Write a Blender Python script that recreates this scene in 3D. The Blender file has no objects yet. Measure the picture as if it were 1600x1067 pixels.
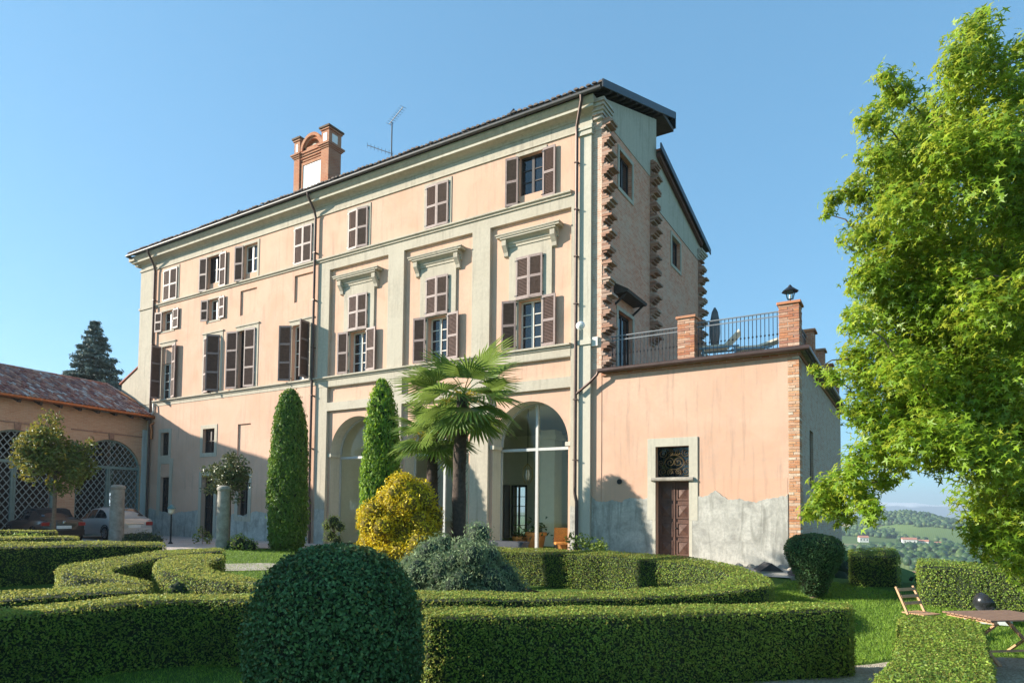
import bpy, bmesh, math, random
import numpy as np
from mathutils import Matrix, Vector
from mathutils.geometry import tessellate_polygon

random.seed(11)
rng = np.random.default_rng(11)
scene = bpy.context.scene
col = scene.collection
PI = math.pi

# ------------------------------------------------------------------ camera
FPX, YAW, PITCH, ROLL, CY = 1011.958, .550483, .0446085, .0099757, 749.045
CAM = Vector((0, -19.37, 1.6))
_F = Vector((-math.sin(YAW)*math.cos(PITCH), math.cos(YAW)*math.cos(PITCH), math.sin(PITCH)))
_R = Vector((math.cos(YAW), math.sin(YAW), 0))
_U = _R.cross(_F)
_R2 = _R*math.cos(ROLL) + _U*math.sin(ROLL)
_U2 = _U*math.cos(ROLL) - _R*math.sin(ROLL)
cd = bpy.data.cameras.new('camera'); cam = bpy.data.objects.new('camera', cd); col.objects.link(cam)
cd.sensor_width = 36; cd.lens = FPX/1600*36; cd.shift_y = (CY-533.5)/1600
cd.clip_start = .1; cd.clip_end = 60000
mm = Matrix((_R2, _U2, -_F)).transposed().to_4x4(); mm.translation = CAM
cam.matrix_world = mm
scene.camera = cam

# ------------------------------------------------------------------ sky, sun, exposure
SUNV = Vector((-1.8, -1.0, .85)).normalized()          # towards the sun
SUN_EL = math.asin(SUNV.z); SUN_AZ = math.atan2(SUNV.x, SUNV.y)
world = bpy.data.worlds.new('World'); scene.world = world; world.use_nodes = True
wn = world.node_tree.nodes; wl = world.node_tree.links
for n in list(wn): wn.remove(n)
wo = wn.new('ShaderNodeOutputWorld'); bg = wn.new('ShaderNodeBackground'); sky = wn.new('ShaderNodeTexSky')
sky.sky_type = 'NISHITA'; sky.sun_disc = False
sky.sun_elevation = SUN_EL; sky.sun_rotation = SUN_AZ
sky.air_density = 1.0; sky.dust_density = 0.0; sky.ozone_density = 1.5; sky.altitude = 400
tint = wn.new('ShaderNodeMix'); tint.data_type = 'RGBA'; tint.blend_type = 'MULTIPLY'; tint.inputs[0].default_value = 1.0
tint.inputs[7].default_value = (.49, .93, 1.22, 1)          # clear alpine blue
gam = wn.new('ShaderNodeGamma'); gam.inputs[1].default_value = .48      # clear, even sky
wl.new(sky.outputs[0], gam.inputs[0]); wl.new(gam.outputs[0], tint.inputs[6]); wl.new(tint.outputs[2], bg.inputs[0]); bg.inputs[1].default_value = .132
wl.new(bg.outputs[0], wo.inputs[0])
sl = bpy.data.lights.new('sun', 'SUN'); sun = bpy.data.objects.new('sun', sl); col.objects.link(sun)
sl.energy = 3.9; sl.angle = math.radians(.53); sl.color = (1.0, .92, .79)
sun.rotation_euler = (-SUNV).to_track_quat('-Z', 'Y').to_euler(); sun.location = (-60, -40, 60)
scene.view_settings.view_transform = 'Standard'; scene.view_settings.look = 'None'
scene.view_settings.gamma = 1.0; scene.view_settings.use_curve_mapping = False
scene.view_settings.exposure = 1.57
scene.render.engine = 'CYCLES'
scene.cycles.max_bounces = 7; scene.cycles.transparent_max_bounces = 12

# ------------------------------------------------------------------ helpers
WMX = {}
def mkmesh(name, verts, faces, smooth=False):
    me = bpy.data.meshes.new(name); me.from_pydata([tuple(v) for v in verts], [], faces); me.update()
    if smooth: me.polygons.foreach_set('use_smooth', [True]*len(me.polygons))
    return me
def obj(name, me, m=None, parent=None, M=None):
    o = bpy.data.objects.new(name, me); col.objects.link(o)
    M = M or Matrix.Identity(4)
    if m is not None and me is not None and not me.materials: me.materials.append(m)
    if parent is not None:
        o.parent = parent; o.matrix_parent_inverse = WMX[parent.name].inverted()
    o.matrix_basis = M; WMX[o.name] = M
    return o
def root(name, label, cat, loc, group=None, kind=None):
    o = bpy.data.objects.new(name, None); col.objects.link(o)
    M = Matrix.Translation(Vector(loc)); o.matrix_basis = M; WMX[o.name] = M
    o.empty_display_size = .3
    return tag(o, label, cat, group, kind)
def tag(o, label=None, cat=None, group=None, kind=None):
    if label: o['label'] = label
    if cat: o['category'] = cat
    if group: o['group'] = group
    if kind: o['kind'] = kind
    return o
def T(x, y, z, rz=0, s=1.0, rx=0, ry=0):
    return Matrix.Translation((x, y, z)) @ Matrix.Rotation(rz, 4, 'Z') @ Matrix.Rotation(ry, 4, 'Y') @ Matrix.Rotation(rx, 4, 'X') @ Matrix.Diagonal((s, s, s, 1))
class MB:
    def __init__(s): s.v = []; s.f = []
    def add(s, vs, fs):
        n = len(s.v); s.v += [tuple(v) for v in vs]; s.f += [tuple(i+n for i in f) for f in fs]; return s
    def box(s, x0, x1, y0, y1, z0, z1):
        return s.add([(x0,y0,z0),(x1,y0,z0),(x1,y1,z0),(x0,y1,z0),(x0,y0,z1),(x1,y0,z1),(x1,y1,z1),(x0,y1,z1)],
            [(0,3,2,1),(4,5,6,7),(0,1,5,4),(1,2,6,5),(2,3,7,6),(3,0,4,7)])
    def bbox(s, x0, x1, y0, y1, z0, z1, c=.01):
        # box with chamfered vertical edges and top
        v = []
        for z, q in ((z0, 0), (z1-c, 0), (z1, c)):
            v += [(x0+c+q*0, y0+q, z), (x1-c, y0+q, z), (x1-q, y0+c, z), (x1-q, y1-c, z), (x1-c, y1-q, z), (x0+c, y1-q, z), (x0+q, y1-c, z), (x0+q, y0+c, z)]
        f = [tuple(reversed(range(8))), tuple(range(16, 24))]
        for k in (0, 8):
            for i in range(8):
                j = (i+1) % 8; f.append((k+i, k+j, k+8+j, k+8+i))
        return s.add(v, f)
    def mbox(s, M, sx, sy, sz):
        b = MB().box(-sx/2, sx/2, -sy/2, sy/2, -sz/2, sz/2)
        return s.add([M @ Vector(v) for v in b.v], b.f)
    def bar(s, a, b, w, d=None):
        a = Vector(a); b = Vector(b); d = d or w; z = (b-a); L = z.length; z.normalize()
        up = Vector((0,0,1)) if abs(z.z) < .9 else Vector((0,1,0))
        x = up.cross(z).normalized(); y = z.cross(x)
        M = Matrix((x, y, z)).transposed().to_4x4(); M.translation = (a+b)/2
        return s.mbox(M, w, d, L)
    def tube(s, pts, r, n=8, cap=True):
        pts = [Vector(p) for p in pts]; rs = r if isinstance(r, (list, tuple)) else [r]*len(pts)
        base = len(s.v); ref = None
        for i, p in enumerate(pts):
            d = (pts[min(i+1, len(pts)-1)] - pts[max(i-1, 0)]).normalized()
            if ref is None: ref = Vector((0,0,1)) if abs(d.z) < .9 else Vector((1,0,0))
            x = ref.cross(d).normalized(); y = d.cross(x); ref = y if abs(y.dot(d)) < .9 else ref
            x = y.cross(d); 
            for k in range(n):
                a = 2*PI*k/n; s.v.append(tuple(p + (x*math.cos(a) + y*math.sin(a))*rs[i]))
        for i in range(len(pts)-1):
            for k in range(n):
                j = (k+1) % n; a = base+i*n
                s.f.append((a+k, a+j, a+n+j, a+n+k))
        if cap:
            s.f.append(tuple(base+k for k in reversed(range(n)))); s.f.append(tuple(base+(len(pts)-1)*n+k for k in range(n)))
        return s
    def lathe(s, prof, c=(0,0,0), n=16, sq=False):
        base = len(s.v)
        for r, z in prof:
            for k in range(n):
                a = 2*PI*k/n + (PI/n if sq else 0); s.v.append((c[0]+r*math.cos(a), c[1]+r*math.sin(a), c[2]+z))
        for i in range(len(prof)-1):
            for k in range(n):
                j = (k+1) % n; a = base+i*n; s.f.append((a+k, a+j, a+n+j, a+n+k))
        s.f.append(tuple(base+k for k in reversed(range(n)))); s.f.append(tuple(base+(len(prof)-1)*n+k for k in range(n)))
        return s
    def ext(s, poly, fn, a, b):
        # extrude 2d polygon between a and b; fn(p,q,t)->xyz
        n = len(poly)
        v = [fn(p, q, a) for p, q in poly] + [fn(p, q, b) for p, q in poly]
        tri = tessellate_polygon([[Vector((p, q, 0)) for p, q in poly]])
        f = [tuple(t) for t in tri] + [tuple(i+n for i in reversed(t)) for t in tri]
        f += [(i, (i+1) % n, n+(i+1) % n, n+i) for i in range(n)]
        return s.add(v, f)
    def sheet(s, outer, holes, fn):
        loops = [outer]+list(holes); vs = [Vector((p, q, 0)) for l in loops for p, q in l]
        tri = tessellate_polygon([[Vector((p, q, 0)) for p, q in l] for l in loops])
        out = []
        for t in tri:
            a, b, c = (vs[i] for i in t)
            if (b-a).cross(c-a).z < 0: t = (t[0], t[2], t[1])
            out.append(tuple(t))
        return s.add([fn(v.x, v.y) for v in vs], out)
    def reveal(s, loop, fn, a, b):
        n = len(loop); v = [fn(p, q, a) for p, q in loop]+[fn(p, q, b) for p, q in loop]
        return s.add(v, [(i, (i+1) % n, n+(i+1) % n, n+i) for i in range(n)])
    def mesh(s, name='m', smooth=False): 
        me = mkmesh(name, s.v, s.f, smooth)
        bm = bmesh.new(); bm.from_mesh(me); bmesh.ops.recalc_face_normals(bm, faces=bm.faces); bm.to_mesh(me); bm.free()
        return me
    def raw(s, name='m', smooth=False): return mkmesh(name, s.v, s.f, smooth)
    def build(s, name, m, parent=None, smooth=False, M=None, raw=False):
        return obj(name, s.raw(name, smooth) if raw else s.mesh(name, smooth), m, parent, M)
def rectl(x0, x1, z0, z1): return [(x0, z0), (x1, z0), (x1, z1), (x0, z1)]
def XZ(y): return lambda p, q: (p, y, q)
XZt = lambda p, q, t: (p, t, q)
def smooth_by_angle(o, ang=40):
    me = o.data
    me.polygons.foreach_set('use_smooth', [True]*len(me.polygons))
    try: me.set_sharp_from_angle(angle=math.radians(ang))
    except Exception: pass
    return o

# ------------------------------------------------------------------ materials
def nodes(name):
    m = bpy.data.materials.new(name); m.use_nodes = True
    nt = m.node_tree; return m, nt, nt.nodes, nt.links, nt.nodes['Principled BSDF']
def ramp(N, L, src, stops):
    r = N.new('ShaderNodeValToRGB'); e = r.color_ramp.elements
    while len(e) < len(stops): e.new(.5)
    for i, (p, c) in enumerate(stops): e[i].position = p; e[i].color = (*c, 1)
    L.new(src, r.inputs[0]); return r.outputs[0]
def noise_n(N, L, vec, scale, detail=4, rough=.6, dist=0):
    n = N.new('ShaderNodeTexNoise'); n.inputs['Scale'].default_value = scale; n.inputs['Detail'].default_value = detail
    n.inputs['Roughness'].default_value = rough; n.inputs['Distortion'].default_value = dist
    if vec is not None: L.new(vec, n.inputs['Vector'])
    return n.outputs[0]
def mapping(N, L, vec, scale=(1,1,1), loc=(0,0,0)):
    m = N.new('ShaderNodeMapping'); L.new(vec, m.inputs[0]); m.inputs['Scale'].default_value = scale; m.inputs['Location'].default_value = loc
    return m.outputs[0]
def mixc(N, L, fac, a, b, mode='MIX'):
    x = N.new('ShaderNodeMix'); x.data_type = 'RGBA'; x.blend_type = mode
    for i, v in ((0, fac), (6, a), (7, b)):
        if isinstance(v, (int, float)): x.inputs[i].default_value = v
        elif isinstance(v, tuple): x.inputs[i].default_value = (*v, 1)
        else: L.new(v, x.inputs[i])
    return x.outputs[2]
def bump_n(N, L, h, strength, dist, bsdf):
    b = N.new('ShaderNodeBump'); b.inputs['Strength'].default_value = strength; b.inputs['Distance'].default_value = dist
    L.new(h, b.inputs['Height']); L.new(b.outputs[0], bsdf.inputs['Normal'])
def position(N):
    g_ = N.new('ShaderNodeNewGeometry'); return g_.outputs['Position']
def plain(name, c, rough=.6, metal=0., var=.15, scale=6., bump=0., spec=.5, bscale=None, c2=None):
    m, nt, N, L, b = nodes(name)
    tc = N.new('ShaderNodeTexCoord').outputs['Object']
    n = noise_n(N, L, tc, scale, 5)
    d = tuple(x*(1-var) for x in c) if c2 is None else c2; e = tuple(min(1, x*(1+var)) for x in c)
    L.new(ramp(N, L, n, [(.3, d), (.7, e)]), b.inputs['Base Color'])
    b.inputs['Roughness'].default_value = rough; b.inputs['Metallic'].default_value = metal
    b.inputs['Specular IOR Level'].default_value = spec
    if bump: bump_n(N, L, noise_n(N, L, tc, bscale or scale*6, 5), bump, .02, b)
    return m
def stucco(name, c, c2, stain, bump=.25):
    m, nt, N, L, b = nodes(name); p = position(N)
    n1 = noise_n(N, L, p, .55, 6, .62, .6); n2 = noise_n(N, L, mapping(N, L, p, (2.2, 2.2, .35)), 1.3, 5, .6); n3 = noise_n(N, L, p, 9, 4, .7)
    base = ramp(N, L, n1, [(.32, c), (.68, c2)])
    base = mixc(N, L, ramp(N, L, n2, [(.52, (0,0,0)), (.78, (.55,.55,.55))]), base, stain)
    base = mixc(N, L, ramp(N, L, n3, [(.34, (.5,.5,.5)), (.62, (0,0,0))]), base, stain)
    n4 = noise_n(N, L, mapping(N, L, p, (6, 6, .45)), 1.0, 5, .65)         # rain runs
    base = mixc(N, L, ramp(N, L, n4, [(.52, (0,0,0)), (.72, (.6,.6,.6))]), base, tuple(x*.74 for x in stain))
    n5 = noise_n(N, L, p, .3, 3, .55)                                         # old repairs
    base = mixc(N, L, ramp(N, L, n5, [(.54, (0,0,0)), (.57, (.4,.4,.4))]), base, c2)
    L.new(base, b.inputs['Base Color']); b.inputs['Roughness'].default_value = .92; b.inputs['Specular IOR Level'].default_value = .14
    ad = N.new('ShaderNodeMath'); ad.operation = 'MULTIPLY_ADD'; L.new(n1, ad.inputs[0]); ad.inputs[1].default_value = 2.5; L.new(noise_n(N, L, p, 26, 6, .7), ad.inputs[2])
    bump_n(N, L, ad.outputs[0], bump, .02, b)
    return m
def brick(name, axes, c1, c2, mortar, smear, bw=.26, rh=.075, smear_amt=.5, bump=.6):
    # axes: which position components run along the course
    m, nt, N, L, b = nodes(name); p = position(N)
    sx = N.new('ShaderNodeSeparateXYZ'); L.new(p, sx.inputs[0]); cx = N.new('ShaderNodeCombineXYZ')
    if axes == 'xy':
        ad = N.new('ShaderNodeMath'); ad.operation = 'ADD'; L.new(sx.outputs[0], ad.inputs[0]); L.new(sx.outputs[1], ad.inputs[1]); L.new(ad.outputs[0], cx.inputs[0])
    else: L.new(sx.outputs['xyz'.index(axes)], cx.inputs[0])
    L.new(sx.outputs[2], cx.inputs[1])
    t = N.new('ShaderNodeTexBrick'); L.new(cx.outputs[0], t.inputs['Vector'])
    t.inputs['Scale'].default_value = 1; t.inputs['Brick Width'].default_value = bw; t.inputs['Row Height'].default_value = rh
    t.inputs['Mortar Size'].default_value = .009; t.inputs['Mortar Smooth'].default_value = .3; t.inputs['Bias'].default_value = 0
    t.inputs['Color1'].default_value = (*c1, 1); t.inputs['Color2'].default_value = (*c2, 1); t.inputs['Mortar'].default_value = (*mortar, 1)
    n1 = noise_n(N, L, p, 4.5, 6, .72); n2 = noise_n(N, L, p, .8, 5, .6)
    base = mixc(N, L, ramp(N, L, n1, [(.42, (0,0,0)), (.62, (smear_amt,)*3)]), t.outputs[0], smear)
    base = mixc(N, L, ramp(N, L, n2, [(.4, (0,0,0)), (.75, (.4,.4,.4))]), base, mortar)
    L.new(base, b.inputs['Base Color']); b.inputs['Roughness'].default_value = .93; b.inputs['Specular IOR Level'].default_value = .14
    mx = N.new('ShaderNodeMath'); mx.operation = 'SUBTRACT'; L.new(n1, mx.inputs[0]); L.new(t.outputs['Fac'], mx.inputs[1])
    bump_n(N, L, mx.outputs[0], bump, .02, b)
    return m
def random_piece(name, cols, rough=.85, bump=.3, scale=14.):
    # colour differs from piece to piece
    m, nt, N, L, b = nodes(name)
    oi = N.new('ShaderNodeObjectInfo'); ge = N.new('ShaderNodeNewGeometry'); ad = N.new('ShaderNodeMath'); ad.operation = 'ADD'
    L.new(oi.outputs['Random'], ad.inputs[0]); L.new(ge.outputs['Random Per Island'], ad.inputs[1])
    fr = N.new('ShaderNodeMath'); fr.operation = 'FRACT'; L.new(ad.outputs[0], fr.inputs[0])
    base = ramp(N, L, fr.outputs[0], [(i/(len(cols)-1), c) for i, c in enumerate(cols)])
    n = noise_n(N, L, ge.outputs['Position'], scale, 5, .7)
    base = mixc(N, L, ramp(N, L, n, [(.4, (0,0,0)), (.75, (.5,.5,.5))]), base, tuple(x*.55 for x in cols[0]))
    L.new(base, b.inputs['Base Color']); b.inputs['Roughness'].default_value = rough; b.inputs['Specular IOR Level'].default_value = .2
    bump_n(N, L, n, bump, .02, b); return m
def leafmat(name, stops, trans=.3, rough=.55, tcol=None, spec=.35, dead=0.):
    m, nt, N, L, b = nodes(name)
    a = N.new('ShaderNodeAttribute'); a.attribute_name = 'rnd'
    c = ramp(N, L, a.outputs['Fac'], stops)
    n = noise_n(N, L, position(N), 1.1, 3)
    c = mixc(N, L, ramp(N, L, n, [(.35, (.45,.45,.45)), (.6, (0,0,0))]), c, tuple(x*.8 for x in stops[0][1]))
    if dead: c = mixc(N, L, ramp(N, L, noise_n(N, L, position(N), 3.3, 4, .7), [(.62, (0,0,0)), (.74, (dead,)*3)]), c, (.16,.115,.05))
    L.new(c, b.inputs['Base Color']); b.inputs['Roughness'].default_value = rough; b.inputs['Specular IOR Level'].default_value = spec
    tr = N.new('ShaderNodeBsdfTranslucent'); mx = N.new('ShaderNodeMixShader'); mx.inputs[0].default_value = trans
    L.new(mixc(N, L, .55, c, tcol or tuple(min(1, x*1.6) for x in stops[-1][1])), tr.inputs[0])
    L.new(b.outputs[0], mx.inputs[1]); L.new(tr.outputs[0], mx.inputs[2])
    L.new(mx.outputs[0], N['Material Output'].inputs[0]); return m
def glassmat(name, tint, rough=.03):
    m, nt, N, L, b = nodes(name)
    gl = N.new('ShaderNodeBsdfGlossy'); gl.inputs['Roughness'].default_value = rough
    tr = N.new('ShaderNodeBsdfTransparent'); tr.inputs[0].default_value = (*tint, 1)
    fr = N.new('ShaderNodeFresnel'); ge = N.new('ShaderNodeNewGeometry'); io = N.new('ShaderNodeMath'); io.operation = 'MULTIPLY_ADD'
    L.new(ge.outputs['Backfacing'], io.inputs[0]); io.inputs[1].default_value = 1/1.5-1.5; io.inputs[2].default_value = 1.5; L.new(io.outputs[0], fr.inputs[0])     # same pane from both sides
    mx = N.new('ShaderNodeMixShader'); L.new(fr.outputs[0], mx.inputs[0]); L.new(tr.outputs[0], mx.inputs[1]); L.new(gl.outputs[0], mx.inputs[2])
    L.new(mx.outputs[0], N['Material Output'].inputs[0]); return m

# ------------------------------------------------------------------ leaves
def leaf_mesh(name, P, Nr, size, shape='oval', tilt=.6, aspect=.55, droop=0., fold=.18, rnd=None, up=None):
    P = np.asarray(P, float); n = len(P); Nr = np.asarray(Nr, float)
    nn = Nr + rng.normal(size=(n, 3))*tilt; nn /= np.linalg.norm(nn, axis=1)[:, None]+1e-9
    t = rng.normal(size=(n, 3))
    if up is not None: t = t*up[1] + np.asarray(up[0])
    t -= nn*(t*nn).sum(1)[:, None]; t /= np.linalg.norm(t, axis=1)[:, None]+1e-9
    s = np.cross(nn, t)
    size = np.asarray(size, float)*np.ones(n); L = size[:, None]
    if shape == 'oval':
        tpl = np.array([(-.5, 0, 0), (-.1, .5, fold), (.5, 0, 0), (-.1, -.5, fold)]); tpl[:, 1] *= aspect; faces = [(0, 1, 2), (0, 2, 3)]
    elif shape == 'blade':
        tpl = np.array([(-.5, .5*aspect, 0), (-.5, -.5*aspect, 0), (.5, 0, fold)]); faces = [(0, 1, 2)]
    elif shape == 'star':
        v = [(0, 0, 0)]
        for k in range(10):
            a = PI*k/5; r = (.55 if k in (0,) else (.52 if k in (2, 8) else .42)) if k % 2 == 0 else .17
            v.append((r*math.cos(a), r*math.sin(a), -.10 if k % 2 == 0 else .02))
        tpl = np.array(v); faces = [(0, 1+k, 1+(k+1) % 10) for k in range(10) if k not in (4, 5)]
    k = len(tpl)
    V = P[:, None, :] + L[:, None, :]*(tpl[None, :, 0:1]*t[:, None, :] + tpl[None, :, 1:2]*s[:, None, :] + tpl[None, :, 2:3]*nn[:, None, :])
    V = V.reshape(-1, 3)
    F = (np.arange(n)[:, None, None]*k + np.array(faces)[None]).reshape(-1, 3)
    me = bpy.data.meshes.new(name)
    me.vertices.add(len(V)); me.vertices.foreach_set('co', V.astype(np.float32).ravel())
    me.loops.add(F.size); me.loops.foreach_set('vertex_index', F.astype(np.int32).ravel())
    me.polygons.add(len(F)); me.polygons.foreach_set('loop_start', np.arange(0, F.size, 3, dtype=np.int32))
    try: me.polygons.foreach_set('loop_total', np.full(len(F), 3, dtype=np.int32))
    except Exception: pass
    me.update(calc_edges=True); me.validate()
    r = rng.random(n) if rnd is None else np.asarray(rnd)
    at = me.attributes.new('rnd', 'FLOAT', 'POINT'); at.data.foreach_set('value', np.repeat(r, k).astype(np.float32))
    return me
def blob_points(blobs, per, shell=.55):
    P = []; Nn = []
    for (x, y, z, r) in blobs:
        n = max(4, int(per*r*r)); d = rng.normal(size=(n, 3)); d /= np.linalg.norm(d, axis=1)[:, None]
        rad = r*(shell+(1-shell)*rng.random(n)**.6)*(1+.12*rng.normal(size=n))
        P.append(np.array((x, y, z))+d*rad[:, None]); Nn.append(d)
    return np.concatenate(P), np.concatenate(Nn)
def sst(a, b, x):
    t = np.clip((x-a)/(b-a), 0, 1); return t*t*(3-2*t)
def gh(x, y):
    s = np.clip((-1-y)/8., 0, 1); return -.8*s*(2-s)*sst(-22, -9, x)
def gz(x, y): return float(gh(np.float64(x), np.float64(y)))
# ------------------------------------------------------------------ shared materials
def cement(name):
    m, nt, N, L, b = nodes(name); p = position(N)
    n1 = noise_n(N, L, p, 2.2, 8, .68, .5); n2 = noise_n(N, L, mapping(N, L, p, (3.2, 3.2, .55)), 1.0, 7, .66, .7); n3 = noise_n(N, L, p, 14, 5, .7)
    c = ramp(N, L, n1, [(.28, (.26,.25,.225)), (.45, (.43,.415,.37)), (.6, (.54,.52,.465)), (.78, (.63,.61,.55))])
    c = mixc(N, L, ramp(N, L, n2, [(.5, (0,0,0)), (.68, (.85,.85,.85))]), c, (.22,.215,.185))
    c = mixc(N, L, ramp(N, L, n3, [(.3, (.5,.5,.5)), (.55, (0,0,0))]), c, (.26,.25,.23))
    L.new(c, b.inputs['Base Color']); b.inputs['Roughness'].default_value = .95; b.inputs['Specular IOR Level'].default_value = .15
    bump_n(N, L, n1, .7, .03, b); return m
PEACH = stucco('peach_stucco', (.60,.36,.245), (.70,.45,.33), (.52,.365,.285), .2)
PALE = stucco('pale_stucco', (.48,.42,.33), (.53,.475,.38), (.38,.335,.27), .15)
CREAM = stucco('cream_stucco', (.53,.49,.395), (.57,.53,.44), (.44,.41,.335), .1)
CEMENT = cement('grey_cement_render')
GABLE = brick('gable_brick', 'y', (.60,.17,.085), (.74,.32,.20), (.62,.47,.36), (.66,.46,.34), smear_amt=.45)
SIDEBR = brick('side_brick', 'y', (.46,.23,.15), (.56,.38,.28), (.52,.45,.36), (.54,.46,.37), smear_amt=.7)
REDBR = brick('red_brick', 'xy', (.38,.10,.045), (.50,.18,.08), (.50,.38,.28), (.40,.16,.09), smear_amt=.35, bw=.24, rh=.07)
BARNBR = brick('barn_brick', 'y', (.56,.28,.165), (.66,.38,.235), (.62,.45,.31), (.62,.38,.25), smear_amt=.5)
BRICKP = random_piece('brick_pieces', [(.42,.16,.09), (.56,.24,.12), (.36,.16,.11), (.52,.32,.22), (.48,.20,.10), (.60,.42,.31)])
TOOTHP = random_piece('toothing_bricks', [(.32,.17,.12), (.44,.26,.18), (.26,.15,.11), (.46,.34,.27), (.40,.20,.13), (.50,.38,.30)])
EAVET = random_piece('grey_eave_tiles', [(.12,.10,.09), (.20,.15,.13), (.16,.13,.12), (.26,.20,.17)])
QUOINP = random_piece('quoin_pieces', [(.50,.22,.11), (.62,.36,.20), (.46,.19,.09), (.66,.55,.42), (.56,.25,.12), (.70,.62,.50)])
TILEP = random_piece('roof_tile_pieces', [(.30,.11,.08), (.50,.19,.125), (.18,.085,.08), (.62,.29,.18), (.32,.18,.15), (.70,.55,.46), (.26,.085,.07), (.56,.24,.15)], bump=.2)
SHUT = plain('shutter_wood', (.125,.075,.06), .62, var=.25, scale=9, bump=.15)
SHUTF = plain('shutter_frame_wood', (.26,.185,.165), .6, var=.2, scale=9, bump=.1)
WFRAME = plain('window_frame_paint', (.62,.60,.54), .5, var=.08)
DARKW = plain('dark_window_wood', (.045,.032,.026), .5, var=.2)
PIPE = plain('brown_copper_pipe', (.095,.06,.05), .42, metal=.5, var=.2)
COPPER = plain('copper_gutter', (.42,.165,.07), .4, metal=.75, var=.2)
GUTG = plain('grey_gutter', (.085,.083,.08), .5, metal=.4, var=.15)
IRON = plain('dark_iron', (.03,.03,.032), .45, metal=.6, var=.2)
STONE = plain('weathered_stone', (.31,.28,.235), .9, var=.3, scale=5, bump=.5, spec=.2)
WHITEP = plain('white_plaster', (.86,.85,.82), .85, var=.04, spec=.2)
DOORW = plain('carved_door_wood', (.105,.05,.034), .55, var=.3, scale=7, bump=.2)
WOODL = plain('garden_furniture_wood', (.50,.28,.15), .6, var=.2, scale=12, bump=.2)
WOODG = plain('weathered_table_wood', (.27,.155,.10), .7, var=.25, scale=10, bump=.25)
def window_glass():
    m, nt, N, L, b = nodes('window_glass'); b.inputs['Base Color'].default_value = (.012,.016,.02,1); b.inputs['Roughness'].default_value = .04
    b.inputs['Specular IOR Level'].default_value = .9
    bump_n(N, L, noise_n(N, L, position(N), 2.2, 2), .06, .05, b); return m
GLASS = window_glass()
CLEAR = glassmat('clear_glass', (.88,.92,.9))
ROOFD = plain('dark_roof_metal', (.045,.05,.055), .45, metal=.5, var=.2)
SOFFIT = plain('dark_rafter_wood', (.06,.045,.038), .8, var=.3, scale=8, bump=.2)

# ------------------------------------------------------------------ ground and terrain
def terrain(x, y):
    e1 = np.hypot(np.maximum(np.maximum(x+2.3, -70-x), 0), np.maximum(np.maximum(y-13, -45-y), 0))
    e2 = np.hypot(np.maximum(np.maximum(x-9, -70-x), 0), np.maximum(np.maximum(y+1.2, -45-y), 0))
    e = np.minimum(e1, e2)
    z = gh(x, y)*(1-sst(0, 8, e)) - 37*(1-np.exp(-e/95.))
    far = sst(150, 700, e)
    z = z + far*(6*np.sin(x/190.+1.3)*np.cos(y/260.) + 4*np.sin((x+y)/97.) + 2.5*np.sin((x*1.3-y)/61.))
    hill = 27*np.exp(-((y-1380)/430.)**2)*(.30+.70*np.exp(-((x+5)/85.)**2))
    hill2 = 22*np.exp(-((y-2600)/500.)**2)*(.75+.25*np.sin(x/420.))
    z = z + far*(hill+hill2)
    return z
def axis(lo, hi, a, b, step, grow=1.17):
    c = list(np.arange(a, b+1e-6, step)); s = step; p = b
    while p < hi: s *= grow; p += s; c.append(min(p, hi))
    s = step; p = a; pre = []
    while p > lo: s *= grow; p -= s; pre.append(max(p, lo))
    return np.array(pre[::-1]+c)
xs = np.unique(np.concatenate([axis(-7500, 7500, -40, 12, .7), np.arange(-300, 420, 18.)])); ys = np.concatenate([axis(-500, 300, -22, 4, .7)[:-1], np.arange(300, 3200, 45), np.array([3600, 4200, 5000, 6000, 7600])])
X_, Y_ = np.meshgrid(xs, ys, indexing='ij'); Z_ = terrain(X_, Y_)
nx, ny = len(xs), len(ys)
gv = np.stack([X_, Y_, Z_], -1).reshape(-1, 3)
gf = [(i*ny+j, (i+1)*ny+j, (i+1)*ny+j+1, i*ny+j+1) for i in range(nx-1) for j in range(ny-1)]
def ground_mat():
    m, nt, N, L, b = nodes('lawn_and_fields'); p = position(N)
    n1 = noise_n(N, L, p, 1.5, 6, .7); n2 = noise_n(N, L, p, 30, 4, .7)
    lawn = ramp(N, L, n1, [(.3, (.055,.105,.018)), (.7, (.10,.165,.03))])
    lawn = mixc(N, L, ramp(N, L, n2, [(.4, (.5,.5,.5)), (.65, (0,0,0))]), lawn, (.04,.075,.015))
    v = N.new('ShaderNodeTexVoronoi'); v.inputs['Scale'].default_value = .0068; L.new(p, v.inputs['Vector'])
    sp = N.new('ShaderNodeSeparateColor'); L.new(v.outputs['Color'], sp.inputs[0])
    fld = ramp(N, L, sp.outputs[0], [(0, (.13,.21,.04)), (.35, (.22,.26,.08)), (.6, (.085,.14,.035)), (.8, (.33,.27,.14)), (1, (.16,.21,.06))])
    wv = N.new('ShaderNodeTexWave'); wv.inputs['Scale'].default_value = .12; L.new(mapping(N, L, p, (1,.6,0)), wv.inputs['Vector'])
    fld = mixc(N, L, ramp(N, L, wv.outputs[0], [(.45, (0,0,0)), (.7, (.35,.35,.35))]), fld, (.07,.11,.03))
    ln = N.new('ShaderNodeVectorMath'); ln.operation = 'LENGTH'; L.new(p, ln.inputs[0])
    f = N.new('ShaderNodeMapRange'); f.inputs[1].default_value = 60; f.inputs[2].default_value = 140; L.new(ln.outputs['Value'], f.inputs[0])
    L.new(mixc(N, L, f.outputs[0], lawn, fld), b.inputs['Base Color'])
    b.inputs['Roughness'].default_value = .95; b.inputs['Specular IOR Level'].default_value = .1
    bump_n(N, L, n2, .5, .03, b); return m
ground = obj('ground', mkmesh('ground', gv, gf, True), ground_mat()); tag(ground, kind='structure')

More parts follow.
